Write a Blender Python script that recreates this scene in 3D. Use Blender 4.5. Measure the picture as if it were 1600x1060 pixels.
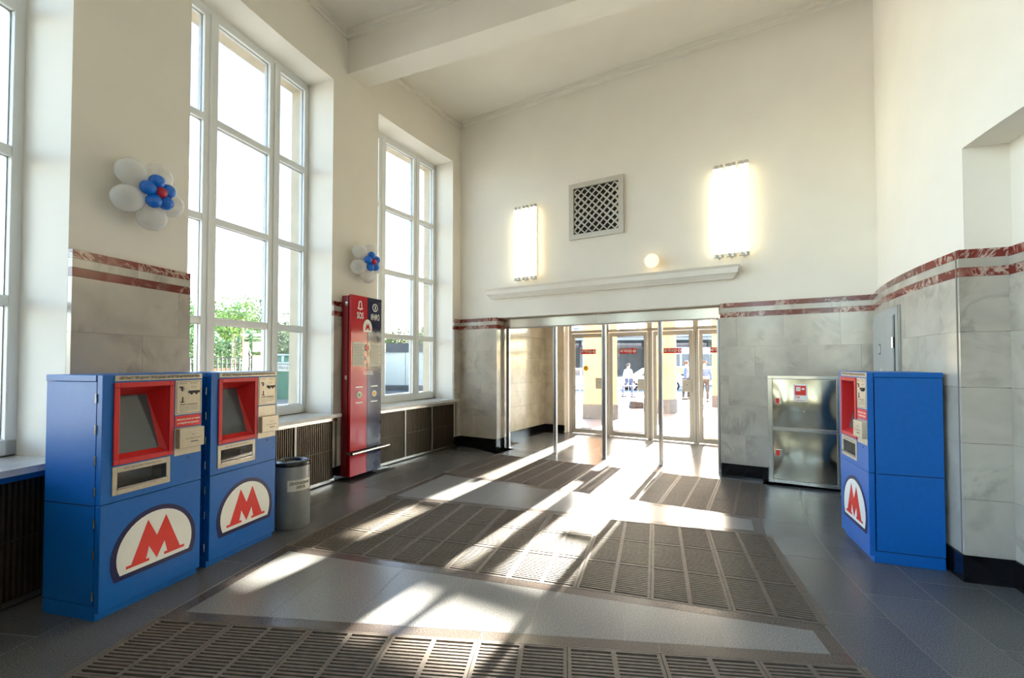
import bpy, bmesh, math, random
from math import sin, cos, radians as R, pi
from mathutils import Vector, Matrix
random.seed(7)
for o in list(bpy.data.objects): bpy.data.objects.remove(o)
SC = bpy.context.scene
COL = SC.collection

# ------------------------------------------------------------------ camera, sky, sun, exposure
cam = bpy.data.cameras.new('camera'); camo = bpy.data.objects.new('camera', cam); COL.objects.link(camo)
camo.location = (0, 0, 1.65); camo.rotation_euler = (R(91.3), 0, 0)
cam.sensor_width = 36; cam.lens = 716 / 1600 * 36; cam.shift_y = 20.75 / 1600; cam.clip_end = 600
SC.camera = camo
SC.view_settings.view_transform = 'Standard'; SC.view_settings.look = 'None'
SC.view_settings.gamma = 1; SC.view_settings.use_curve_mapping = False
SC.view_settings.exposure = -0.15
SUN_AZ, SUN_EL = 62.4, 17.7          # degrees from +X, degrees above the horizon
W = bpy.data.worlds.new('sky'); SC.world = W; W.use_nodes = True
nt = W.node_tree; bg = nt.nodes['Background']
sky = nt.nodes.new('ShaderNodeTexSky'); sky.sky_type = 'NISHITA'; sky.sun_disc = False
sky.sun_elevation = R(SUN_EL); sky.sun_rotation = R(90 - SUN_AZ); sky.dust_density = 1.2; sky.air_density = 1.0
hz = nt.nodes.new('ShaderNodeMix'); hz.data_type = 'RGBA'; hz.blend_type = 'ADD'; hz.inputs[0].default_value = 1.0
hz.inputs[7].default_value = (.36, .52, .80, 1)      # thin even haze over the whole sky
nt.links.new(sky.outputs[0], hz.inputs[6]); nt.links.new(hz.outputs[2], bg.inputs[0]); bg.inputs[1].default_value = 2.6
sl = bpy.data.lights.new('sun', 'SUN'); sl.energy = 180; sl.angle = R(0.9); sl.color = (1.0, .93, .82)
so = bpy.data.objects.new('sun', sl); COL.objects.link(so)
sd = Vector((cos(R(SUN_AZ)) * cos(R(SUN_EL)), sin(R(SUN_AZ)) * cos(R(SUN_EL)), sin(R(SUN_EL))))
so.rotation_euler = sd.to_track_quat('Z', 'Y').to_euler(); so.location = sd * 60
try:
    SC.cycles.max_bounces = 8; SC.cycles.diffuse_bounces = 4; SC.cycles.glossy_bounces = 3
    SC.cycles.transparent_max_bounces = 12; SC.cycles.sample_clamp_indirect = 8
except Exception: pass

# ------------------------------------------------------------------ materials
def lin(c):
    return tuple(((v / 255) / 12.92 if v / 255 <= .04045 else ((v / 255 + .055) / 1.055) ** 2.4) for v in c) + (1,)
def mk(name):
    m = bpy.data.materials.new(name); m.use_nodes = True
    return m, m.node_tree, m.node_tree.nodes['Principled BSDF']
def plain(name, rgb, rough=.5, metal=0., noise=.06, scale=8., bump=0., bscale=200., coat=0., spec=.5):
    m, t, b = mk(name)
    b.inputs['Roughness'].default_value = rough; b.inputs['Metallic'].default_value = metal
    b.inputs['Specular IOR Level'].default_value = spec
    b.inputs['Coat Weight'].default_value = coat; b.inputs['Coat Roughness'].default_value = .08
    c = lin(rgb)
    n = t.nodes.new('ShaderNodeTexNoise'); n.inputs['Scale'].default_value = scale; n.inputs['Detail'].default_value = 4
    g = t.nodes.new('ShaderNodeNewGeometry'); t.links.new(g.outputs['Position'], n.inputs['Vector'])
    r = t.nodes.new('ShaderNodeValToRGB')
    r.color_ramp.elements[0].position = .3; r.color_ramp.elements[1].position = .7
    r.color_ramp.elements[0].color = tuple(v * (1 - noise) for v in c[:3]) + (1,)
    r.color_ramp.elements[1].color = tuple(min(1, v * (1 + noise)) for v in c[:3]) + (1,)
    t.links.new(n.outputs[0], r.inputs[0]); t.links.new(r.outputs[0], b.inputs['Base Color'])
    if bump:
        n2 = t.nodes.new('ShaderNodeTexNoise'); n2.inputs['Scale'].default_value = bscale; n2.inputs['Detail'].default_value = 3
        t.links.new(g.outputs['Position'], n2.inputs['Vector'])
        bp = t.nodes.new('ShaderNodeBump'); bp.inputs['Strength'].default_value = bump; bp.inputs['Distance'].default_value = .01
        t.links.new(n2.outputs[0], bp.inputs['Height']); t.links.new(bp.outputs[0], b.inputs['Normal'])
    return m
def emit(name, rgb, s):
    m = bpy.data.materials.new(name); m.use_nodes = True; t = m.node_tree
    t.nodes.remove(t.nodes['Principled BSDF'])
    e = t.nodes.new('ShaderNodeEmission'); e.inputs[0].default_value = lin(rgb); e.inputs[1].default_value = s
    t.links.new(e.outputs[0], t.nodes['Material Output'].inputs[0]); return m
def glassy(name, tint=(1, 1, 1), rough=0.0, refl=1.0):
    m = bpy.data.materials.new(name); m.use_nodes = True; t = m.node_tree
    t.nodes.remove(t.nodes['Principled BSDF'])
    tr = t.nodes.new('ShaderNodeBsdfTransparent'); tr.inputs[0].default_value = tint + (1,)
    gl = t.nodes.new('ShaderNodeBsdfGlossy'); gl.inputs['Roughness'].default_value = rough
    fr = t.nodes.new('ShaderNodeFresnel'); fr.inputs[0].default_value = 1.45
    mu = t.nodes.new('ShaderNodeMath'); mu.operation = 'MULTIPLY'; mu.inputs[1].default_value = refl
    mx = t.nodes.new('ShaderNodeMixShader')
    t.links.new(fr.outputs[0], mu.inputs[0]); t.links.new(mu.outputs[0], mx.inputs[0])
    t.links.new(tr.outputs[0], mx.inputs[1]); t.links.new(gl.outputs[0], mx.inputs[2])
    t.links.new(mx.outputs[0], t.nodes['Material Output'].inputs[0]); return m
def marble(name, base, vein, rough=.16, veinscale=1.3, lo=.47, hi=.62, var=.16, patch=None):
    """polished stone: cloudy tone differing from slab to slab, veins; optional pale patches"""
    m, t, b = mk(name); L = t.links; N = t.nodes.new
    b.inputs['Roughness'].default_value = rough
    g = N('ShaderNodeNewGeometry'); oi = N('ShaderNodeObjectInfo')
    off = N('ShaderNodeVectorMath'); off.operation = 'SCALE'; off.inputs[0].default_value = (13, 7, 5)
    L.new(oi.outputs['Random'], off.inputs['Scale'])
    ad = N('ShaderNodeVectorMath'); ad.operation = 'ADD'
    L.new(g.outputs['Position'], ad.inputs[0]); L.new(off.outputs[0], ad.inputs[1])
    n1 = N('ShaderNodeTexNoise'); n1.inputs['Scale'].default_value = 2.5; n1.inputs['Detail'].default_value = 6; n1.inputs['Distortion'].default_value = .8
    L.new(ad.outputs[0], n1.inputs['Vector'])
    r1 = N('ShaderNodeValToRGB'); c = lin(base)
    r1.color_ramp.elements[0].position = .32; r1.color_ramp.elements[1].position = .68
    r1.color_ramp.elements[0].color = tuple(v * .9 for v in c[:3]) + (1,); r1.color_ramp.elements[1].color = tuple(min(1, v * 1.12) for v in c[:3]) + (1,)
    L.new(n1.outputs[0], r1.inputs[0])
    n2 = N('ShaderNodeTexNoise'); n2.inputs['Scale'].default_value = veinscale; n2.inputs['Detail'].default_value = 9; n2.inputs['Roughness'].default_value = .62; n2.inputs['Distortion'].default_value = 1.6
    L.new(ad.outputs[0], n2.inputs['Vector'])
    r2 = N('ShaderNodeValToRGB'); e = r2.color_ramp.elements
    e[0].position = lo - .02; e[0].color = (0, 0, 0, 1); e[1].position = hi; e[1].color = (0, 0, 0, 1)
    k = e.new((lo + hi) / 2 - .03); k.color = (1, 1, 1, 1)
    L.new(n2.outputs[0], r2.inputs[0])
    n3 = N('ShaderNodeTexNoise'); n3.inputs['Scale'].default_value = 3.1; L.new(ad.outputs[0], n3.inputs['Vector'])
    r3 = N('ShaderNodeValToRGB'); r3.color_ramp.elements[0].position = .5 if not patch else .42; r3.color_ramp.elements[1].position = .66 if not patch else .55
    L.new(n3.outputs[0], r3.inputs[0])
    mm = N('ShaderNodeMath'); mm.operation = 'MULTIPLY'; L.new(r2.outputs[0], mm.inputs[0]); L.new(r3.outputs[0], mm.inputs[1])
    m0 = mm; mm = N('ShaderNodeMath'); mm.operation = 'MULTIPLY'; L.new(m0.outputs[0], mm.inputs[0]); mm.inputs[1].default_value = 1.0 if patch else .6
    b.inputs['Specular IOR Level'].default_value = .32 if patch else .5
    mx = N('ShaderNodeMix'); mx.data_type = 'RGBA'; L.new(mm.outputs[0], mx.inputs[0]); L.new(r1.outputs[0], mx.inputs[6]); mx.inputs[7].default_value = lin(vein)
    hs = N('ShaderNodeHueSaturation')
    mr = N('ShaderNodeMapRange'); mr.inputs[3].default_value = 1 - var; mr.inputs[4].default_value = 1 + var
    L.new(oi.outputs['Random'], mr.inputs[0]); L.new(mr.outputs[0], hs.inputs['Value'])
    L.new(mx.outputs[2], hs.inputs['Color']); L.new(hs.outputs[0], b.inputs['Base Color'])
    return m
def granite(name, dark, light, rough=.3, var=.1, bump=.04):
    m, t, b = mk(name); L = t.links; N = t.nodes.new
    g = N('ShaderNodeNewGeometry'); oi = N('ShaderNodeObjectInfo')
    n = N('ShaderNodeTexNoise'); n.inputs['Scale'].default_value = 125; n.inputs['Detail'].default_value = 2; n.inputs['Roughness'].default_value = .6
    L.new(g.outputs['Position'], n.inputs['Vector'])
    r = N('ShaderNodeValToRGB'); r.color_ramp.elements[0].position = .38; r.color_ramp.elements[1].position = .62
    r.color_ramp.elements[0].color = lin(dark); r.color_ramp.elements[1].color = lin(light)
    L.new(n.outputs[0], r.inputs[0])
    n2 = N('ShaderNodeTexNoise'); n2.inputs['Scale'].default_value = 2.2; n2.inputs['Detail'].default_value = 5; L.new(g.outputs['Position'], n2.inputs['Vector'])
    mr = N('ShaderNodeMapRange'); mr.inputs[3].default_value = 1 - var; mr.inputs[4].default_value = 1 + var; L.new(oi.outputs['Random'], mr.inputs[0])
    mr2 = N('ShaderNodeMapRange'); mr2.inputs[1].default_value = .3; mr2.inputs[2].default_value = .7; mr2.inputs[3].default_value = .96; mr2.inputs[4].default_value = 1.04
    L.new(n2.outputs[0], mr2.inputs[0])
    mu = N('ShaderNodeMath'); mu.operation = 'MULTIPLY'; L.new(mr.outputs[0], mu.inputs[0]); L.new(mr2.outputs[0], mu.inputs[1])
    hs = N('ShaderNodeHueSaturation'); L.new(mu.outputs[0], hs.inputs['Value']); L.new(r.outputs[0], hs.inputs['Color'])
    L.new(hs.outputs[0], b.inputs['Base Color'])
    mr3 = N('ShaderNodeMapRange'); mr3.inputs[1].default_value = .3; mr3.inputs[2].default_value = .7; mr3.inputs[3].default_value = rough - .03; mr3.inputs[4].default_value = rough + .03
    b.inputs['Roughness'].default_value = rough
    return m
M = {}
M['plaster'] = plain('plaster', (234, 227, 214), .75, noise=.02, scale=2, bump=.08, bscale=60, spec=.25)
M['upvc'] = plain('white_window_frame', (228, 228, 224), .35, noise=.01)
M['sill'] = plain('pale_marble_sill', (205, 203, 198), .15, noise=.08, scale=9)
M['facade'] = plain('facade_limestone', (205, 188, 160), .8, noise=.12, scale=6, bump=.2, bscale=40)
M['marble'] = marble('grey_marble', (180, 171, 157), (142, 134, 122), var=.08)
M['marble_warm'] = marble('warm_marble', (196, 184, 162), (170, 157, 135), var=.06)
M['redmarble'] = marble('red_marble', (112, 36, 26), (186, 166, 150), rough=.14, veinscale=5.0, lo=.485, hi=.575, var=.2, patch=1)
M['blackgranite'] = plain('black_granite', (14, 13, 15), .13, noise=.3, scale=120)
M['granite_dark'] = granite('dark_grey_granite', (76, 76, 77), (106, 105, 103), .27)
M['granite_light'] = granite('light_grey_granite', (100, 100, 100), (136, 135, 132), .25)
M['granite_brown'] = granite('brown_granite', (64, 57, 53), (98, 89, 83), .22)
M['joint'] = plain('joint_mortar', (128, 122, 112), .9)
M['pit'] = plain('pit_dark', (9, 8, 8), 1., spec=.1)
M['castiron'] = plain('cast_iron', (100, 91, 82), .6, metal=.0, noise=.16, scale=25, spec=.3)
M['steel'] = plain('brushed_steel', (196, 190, 180), .22, metal=1., noise=.05, scale=3)
M['steel_dark'] = plain('dull_steel', (150, 145, 138), .35, metal=.9, noise=.05)
M['mirrorsteel'] = plain('polished_steel', (176, 168, 150), .17, metal=1., noise=.04, scale=2, bump=.25, bscale=2.2)
M['satin'] = plain('satin_metal', (200, 194, 182), .38, metal=.4, noise=.04)
M['alu'] = plain('aluminium', (172, 172, 172), .32, metal=.85, noise=.03)
M['doorframe'] = plain('door_frame_metal', (196, 190, 178), .38, metal=.5, noise=.04)
M['bronze'] = plain('dark_bronze_slat', (84, 73, 60), .35, metal=.6, noise=.12, scale=20)
M['blackback'] = plain('black_backing', (16, 14, 13), .8)
M['blue'] = plain('machine_blue_paint', (0, 92, 170), .38, noise=.05, scale=30, bump=.05, bscale=300, spec=.45)
M['navy'] = plain('navy_print', (26, 24, 72), .35)
M['whiteprint'] = plain('white_print', (232, 230, 222), .4, noise=.03)
M['redprint'] = plain('red_print', (216, 42, 30), .4)
M['bezel'] = plain('red_bezel_plastic', (196, 30, 30), .4, noise=.05)
M['plate'] = plain('engraved_steel_plate', (196, 186, 164), .38, metal=.45, noise=.05, scale=30)
M['blackprint'] = plain('black_print', (22, 20, 20), .6)
M['screen'] = plain('dark_screen_glass', (74, 80, 82), .08, noise=.02, coat=.5)
M['gap'] = plain('dark_gap', (6, 6, 10), .8)
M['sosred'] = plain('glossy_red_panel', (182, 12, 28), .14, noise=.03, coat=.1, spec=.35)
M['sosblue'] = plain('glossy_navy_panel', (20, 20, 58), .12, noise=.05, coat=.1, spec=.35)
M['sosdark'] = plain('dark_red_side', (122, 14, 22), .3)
M['paper'] = plain('printed_paper', (214, 210, 196), .6, noise=.03)
M['greyprint'] = plain('grey_print', (120, 118, 112), .7)
M['green'] = plain('green_button', (88, 150, 40), .4)
M['yellow'] = plain('yellow_print', (228, 168, 16), .5)
M['bin'] = plain('grey_bin_steel', (152, 154, 152), .3, metal=.35, noise=.05)
M['blackplastic'] = plain('black_plastic', (20, 20, 22), .25)
M['greypaint'] = plain('grey_cabinet_paint', (170, 171, 167), .4, noise=.04)
M['tube'] = emit('fluorescent_tube', (255, 243, 205), 8)
M['globe'] = emit('lit_globe', (255, 226, 170), 2.4)
M['glass'] = glassy('clear_window_glass', (.98, .99, .985), 0, .8)
M['doorglass'] = glassy('clear_door_glass', (.96, .97, .965), 0, .9)
M['bluebal'] = plain('blue_latex', (0, 106, 210), .22, noise=.05, coat=.3)
M['redbal'] = plain('red_latex', (186, 32, 52), .25, noise=.05, coat=.3)
M['yellowstucco'] = plain('yellow_stucco', (212, 160, 112), .85, noise=.06, scale=3)
M['pavement'] = plain('bright_pavement', (122, 116, 110), .6, noise=.08, scale=1.5)
M['asphalt'] = plain('asphalt', (112, 112, 114), .85, noise=.1, scale=2)
M['ground'] = plain('pale_ground', (128, 128, 124), .9, noise=.12, scale=.6)
M['kerbstone'] = plain('grey_plinth_stone', (84, 80, 78), .7, noise=.12, scale=6)
M['bark'] = plain('bark', (84, 66, 50), .9, noise=.2)
M['ironfence'] = plain('fence_iron', (40, 36, 38), .6)
M['greencont'] = plain('green_container_paint', (22, 118, 86), .6, noise=.06)
M['whitewall'] = plain('white_kiosk_panel', (206, 214, 220), .6, noise=.04)
M['darkband'] = plain('dark_grey_fascia', (84, 86, 94), .7, noise=.1)
M['concrete'] = plain('bridge_concrete', (126, 128, 132), .85, noise=.1)
M['citywall'] = plain('city_facade', (176, 172, 164), .85, noise=.08)
M['windowdark'] = plain('far_window_glass', (58, 66, 76), .15)
M['carwhite'] = plain('car_white', (214, 216, 220), .25, noise=.02, coat=.4)
M['carblue'] = plain('car_blue', (110, 140, 170), .25, noise=.02, coat=.4)
M['busyellow'] = plain('bus_yellow', (214, 176, 92), .4)
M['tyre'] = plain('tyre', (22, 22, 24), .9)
M['skin'] = plain('skin', (205, 150, 120), .5)
M['hair'] = plain('brown_hair', (62, 44, 34), .7)
M['shirt'] = plain('white_shirt', (226, 226, 226), .8)
M['jean'] = plain('blue_denim', (52, 66, 98), .8)
M['jacket'] = plain('blue_jacket', (42, 72, 128), .7)
M['trouser'] = plain('dark_trousers', (38, 38, 44), .8)
M['reflective'] = plain('reflective_stripe', (220, 222, 214), .4)
M['orange'] = plain('orange_plastic', (226, 104, 52), .5)
def leafmat(name, a, b):
    m, t, p = mk(name); n = t.nodes.new('ShaderNodeTexNoise'); n.inputs['Scale'].default_value = 1.3; n.inputs['Detail'].default_value = 5
    g = t.nodes.new('ShaderNodeNewGeometry'); t.links.new(g.outputs['Position'], n.inputs['Vector'])
    r = t.nodes.new('ShaderNodeValToRGB'); r.color_ramp.elements[0].position = .35; r.color_ramp.elements[1].position = .65
    r.color_ramp.elements[0].color = lin(a); r.color_ramp.elements[1].color = lin(b)
    t.links.new(n.outputs[0], r.inputs[0]); t.links.new(r.outputs[0], p.inputs['Base Color']); p.inputs['Roughness'].default_value = .6
    return m
M['leaf'] = leafmat('foliage_green', (52, 88, 36), (128, 150, 66))
M['leaf2'] = leafmat('foliage_dark_green', (46, 84, 52), (104, 136, 78))
def whiteballoon():
    m = bpy.data.materials.new('translucent_white_latex'); m.use_nodes = True; t = m.node_tree; b = t.nodes['Principled BSDF']
    b.inputs['Base Color'].default_value = lin((248, 247, 244)); b.inputs['Roughness'].default_value = .15
    tr = t.nodes.new('ShaderNodeBsdfTransparent'); tr.inputs[0].default_value = (.97, .96, .93, 1)
    lw = t.nodes.new('ShaderNodeLayerWeight'); lw.inputs[0].default_value = .35
    mr = t.nodes.new('ShaderNodeMapRange'); mr.inputs[3].default_value = .40; mr.inputs[4].default_value = .9
    mx = t.nodes.new('ShaderNodeMixShader')
    t.links.new(lw.outputs['Facing'], mr.inputs[0]); t.links.new(mr.outputs[0], mx.inputs[0])
    t.links.new(tr.outputs[0], mx.inputs[1]); t.links.new(b.outputs[0], mx.inputs[2])
    t.links.new(mx.outputs[0], t.nodes['Material Output'].inputs[0]); return m
M['whitebal'] = whiteballoon()

# ------------------------------------------------------------------ mesh helpers
class MB:
    def __init__(s): s.v = []; s.f = []; s.sm = []
    def add(s, vs, fs, smooth=False):
        k = len(s.v); s.v += [tuple(v) for v in vs]; s.f += [tuple(i + k for i in f) for f in fs]; s.sm += [smooth] * len(fs); return s
    def hexa(s, p):   # 8 corners: bottom loop (ccw), top loop
        return s.add(p, [(3, 2, 1, 0), (4, 5, 6, 7), (0, 1, 5, 4), (1, 2, 6, 5), (2, 3, 7, 6), (3, 0, 4, 7)])
    def box(s, x0, x1, y0, y1, z0, z1):
        return s.hexa([(x0, y0, z0), (x1, y0, z0), (x1, y1, z0), (x0, y1, z0), (x0, y0, z1), (x1, y0, z1), (x1, y1, z1), (x0, y1, z1)])
    def cbox(s, t0, t1, r0, r1, z0, z1, n=1, c=(0, 0)):   # curved box, degrees
        vs = []; 
        for i in range(n + 1):
            a = R(t0 + (t1 - t0) * i / n)
            for r, z in ((r0, z0), (r1, z0), (r1, z1), (r0, z1)): vs.append((c[0] + r * cos(a), c[1] + r * sin(a), z))
        fs = [(0, 3, 2, 1), (4 * n, 4 * n + 1, 4 * n + 2, 4 * n + 3)]
        for i in range(n):
            a = 4 * i; b = a + 4
            for j in range(4): k = (j + 1) % 4; fs.append((a + j, a + k, b + k, b + j))
        return s.add(vs, fs)
    def tube(s, p0, p1, r0, r1=None, n=8, cap=True):
        r1 = r0 if r1 is None else r1; p0 = Vector(p0); p1 = Vector(p1); d = (p1 - p0).normalized()
        u = d.orthogonal().normalized(); w = d.cross(u); vs = []
        for p, r in ((p0, r0), (p1, r1)):
            for i in range(n): a = 2 * pi * i / n; vs.append(p + u * r * cos(a) + w * r * sin(a))
        s.add(vs, [(i, (i + 1) % n, n + (i + 1) % n, n + i) for i in range(n)], True)
        if cap: s.add(vs, [tuple(range(n - 1, -1, -1)), tuple(range(n, 2 * n))])
        return s
    def path(s, pts, r, n=8):
        for a, b in zip(pts, pts[1:]): s.tube(a, b, r, n=n)
        return s
    def lathe(s, prof, c=(0, 0, 0), n=24, axis=None, smooth=True):   # prof: (r, h)
        ax = Vector(axis).normalized() if axis else Vector((0, 0, 1)); u = ax.orthogonal().normalized(); w = ax.cross(u); c = Vector(c); vs = []
        for r, h in prof:
            for i in range(n): a = 2 * pi * i / n; vs.append(c + ax * h + u * r * cos(a) + w * r * sin(a))
        fs = []
        for j in range(len(prof) - 1):
            for i in range(n): k = (i + 1) % n; fs.append((j * n + i, j * n + k, (j + 1) * n + k, (j + 1) * n + i))
        s.add(vs, fs, smooth)
        if prof[0][0] > 1e-5: s.add(vs[:n], [tuple(range(n - 1, -1, -1))])
        if prof[-1][0] > 1e-5: s.add(vs[-n:], [tuple(range(n))])
        return s
    def prism(s, poly, y0, y1):  # polygon in x,z extruded along y
        n = len(poly); vs = [(x, y0, z) for x, z in poly] + [(x, y1, z) for x, z in poly]
        return s.add(vs, [tuple(range(n)), tuple(range(2 * n - 1, n - 1, -1))] + [((i + 1) % n, i, n + i, n + (i + 1) % n) for i in range(n)])
    def zprism(s, poly, z0, z1):
        n = len(poly); vs = [(x, y, z0) for x, y in poly] + [(x, y, z1) for x, y in poly]
        return s.add(vs, [tuple(range(n - 1, -1, -1)), tuple(range(n, 2 * n))] + [(i, (i + 1) % n, n + (i + 1) % n, n + i) for i in range(n)])
    def grid_box(s, x0, x1, z0, z1, y0, y1, holes):  # plate in xz with rectangular holes
        xs = sorted({x0, x1, *[h[0] for h in holes], *[h[1] for h in holes]}); zs = sorted({z0, z1, *[h[2] for h in holes], *[h[3] for h in holes]})
        for a, b in zip(xs, xs[1:]):
            for c, d in zip(zs, zs[1:]):
                mx, mz = (a + b) / 2, (c + d) / 2
                if not any(h[0] < mx < h[1] and h[2] < mz < h[3] for h in holes): s.box(a, b, y0, y1, c, d)
        return s
    def mesh(s, name):
        me = bpy.data.meshes.new(name); me.from_pydata(s.v, [], s.f); me.polygons.foreach_set('use_smooth', s.sm)
        bm = bmesh.new(); bm.from_mesh(me); bmesh.ops.recalc_face_normals(bm, faces=bm.faces); bm.to_mesh(me); bm.free()
        return me
    def build(s, name, mat, parent=None, **kw): return put(name, s.mesh(name), mat, parent, **kw)
def put(name, me, mat, parent=None, loc=None, rz=None):
    if mat is not None and len(me.materials) == 0: me.materials.append(M[mat])
    o = bpy.data.objects.new(name, me); COL.objects.link(o)
    if parent is not None: o.parent = parent
    if loc is not None: o.location = loc
    if rz is not None: o.rotation_euler[2] = rz
    return o
def struct(o): o['kind'] = 'structure'; return o
def tag(o, label, cat, group=None):
    o['label'] = label; o['category'] = cat
    if group: o['group'] = group
    return o
def empty(name, loc=(0, 0, 0), rz=0):
    o = bpy.data.objects.new(name, None); COL.objects.link(o); o.location = loc; o.rotation_euler[2] = rz; o.empty_display_size = .1; return o
def bevel(o, w=.004, seg=2):
    m = o.modifiers.new('bevel', 'BEVEL'); m.width = w; m.segments = seg; m.limit_method = 'ANGLE'; return o
def copy_tree(o, parent=None):
    c = o.copy(); COL.objects.link(c); c.parent = parent
    for ch in list(o.children): copy_tree(ch, c)
    return c
def text_mesh(txt, size, width=None, align='CENTER', shear=0, bold=0.0, xs=1.0):
    """flat lettering in the xz plane facing -y, optionally squeezed to a width"""
    cu = bpy.data.curves.new('lettering', 'FONT'); cu.body = txt; cu.size = size; cu.align_x = align; cu.align_y = 'CENTER'; cu.shear = shear; cu.offset = bold; cu.resolution_u = 2
    ob = bpy.data.objects.new('lettering', cu); COL.objects.link(ob)
    dg = bpy.context.evaluated_depsgraph_get(); me = bpy.data.meshes.new_from_object(ob.evaluated_get(dg))
    bpy.data.objects.remove(ob); bpy.data.curves.remove(cu)
    if width and len(me.vertices):
        w = max(v.co.x for v in me.vertices) - min(v.co.x for v in me.vertices); xs = width / w
    me.transform(Matrix(((xs, 0, 0, 0), (0, 0, -1, 0), (0, 1, 0, 0), (0, 0, 0, 1)))); me.materials.clear()
    return me
def lettering(name, txt, size, mat, parent, x, y, z, width=None, **kw):
    return put(name, text_mesh(txt, size, width, **kw), mat, parent, loc=(x, y, z))

# ------------------------------------------------------------------ the ring-shaped hall
CX, CY = 12.0, 0.6
RW, RM = 15.62, 15.58          # outer wall plaster / marble face
RF = 16.12                     # window plane
RX = 16.40                     # outside face
DP, DM = 9.01, 9.06            # inner drum plaster / marble face
ZC = 6.48
def pol(t, r, z=0.): return Vector((CX + r * cos(R(t)), CY + r * sin(R(t)), z))
WIN = [151.15, 162.07, 173.25, 184.4, 195.55, 206.7]; HW = [3.68] + [3.76] * 5
T0, T1 = 144.5, 214.0
ORI = (CX, CY, 0)
def ring_obj(mb, name, mat, parent=None): return mb.build(name, mat, parent, loc=ORI)
# outer wall: piers, lintels, parapets (plaster) and the stone outside face
wl = MB(); wf = MB()
edges = []; prev = T0 - 1.2
piers = []
for c, h in zip(WIN, HW):
    piers.append((prev, c - h)); prev = c + h
piers.append((prev, T1))
for a, b in piers:
    n = max(2, int((b - a) / .9)); wl.cbox(a, b, RW, RF + .03, 0, ZC + .25, n); wf.cbox(a, b, RF + .03, RX, -.12, ZC + .6, n)
for c, h in zip(WIN, HW):
    wl.cbox(c - h, c + h, RW, RF + .03, 5.65, ZC + .25, 6); wl.cbox(c - h, c + h, RF - .06, RF + .03, 0, .93, 6)
    wf.cbox(c - h, c + h, RF + .03, RX, 5.62, ZC + .6, 6); wf.cbox(c - h, c + h, RF + .03, RX + .03, -.12, .98, 6)
wall_left = struct(ring_obj(wl, 'wall_left', 'plaster')); struct(ring_obj(wf, 'wall_facade', 'facade'))

slab_cache = {}
def slab(name, mat, parent, t, dt, r0, r1, z0, z1, n=3):
    """one curved stone piece; alike pieces share mesh data, turned about the ring's centre"""
    k = (name, mat, round(dt, 3), r0, r1, round(z0, 3), round(z1, 3))
    if k not in slab_cache: slab_cache[k] = MB().cbox(0, dt, r0, r1, z0, z1, n).mesh(name); 
    p_in_ring = parent is not None and (parent.location - Vector(ORI)).length < 1e-6
    return put(name, slab_cache[k], mat, parent, loc=(0, 0, 0) if p_in_ring else ORI, rz=R(t))
ZB = .20; ROW = (2.305 - ZB) / 5
def clad_curved(parent, ta, tb, r0, r1, split, mat='marble', base=True, j=.0014):
    rm = (r0 + r1) / 2; jd = math.degrees(j / rm)
    for k in range(5):
        cuts = [ta + (tb - ta) * f for f in split[k % len(split)]]; cuts = [ta] + cuts + [tb]
        for a, b in zip(cuts, cuts[1:]):
            slab('marble_slab', mat, parent, a + jd / 2, b - a - jd, r0, r1, ZB + k * ROW + j / 2, ZB + (k + 1) * ROW - j / 2, max(1, int((b - a) / .8)))
    for nm, m, z0, z1 in (('red_band', 'redmarble', 2.305, 2.375), ('grey_band', mat, 2.375, 2.444), ('red_band', 'redmarble', 2.444, 2.512)):
        w = (tb - ta); n = max(1, round(w * rm * pi / 180 / .62))
        for i in range(n): slab(nm, m, parent, ta + w * i / n + jd / 4, w / n - jd / 2, r0, r1, z0 + .001, z1 - .001, 2)
    if base:
        w = tb - ta; n = max(1, round(w * rm * pi / 180 / .7))
        for i in range(n): slab('base_slab', 'blackgranite', parent, ta + w * i / n + jd / 4, w / n - jd / 2, r0 - (.012 if r0 > 12 else 0), r1 + (.012 if r0 < 12 else 0), 0, ZB - .002, 2)
for i, (a, b) in enumerate(piers[:3]):
    w = (b - a) * RM * pi / 180
    if i == 0: clad_curved(wall_left, 145.95, b, RM, RW, [[], []])
    else: clad_curved(wall_left, a, b, RM, RW, [[.12], [.25, .8], [.1, .6], [.45]])
for a, b in piers[3:]: clad_curved(wall_left, a, b, RM, RW, [[.4], [.7]])

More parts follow.
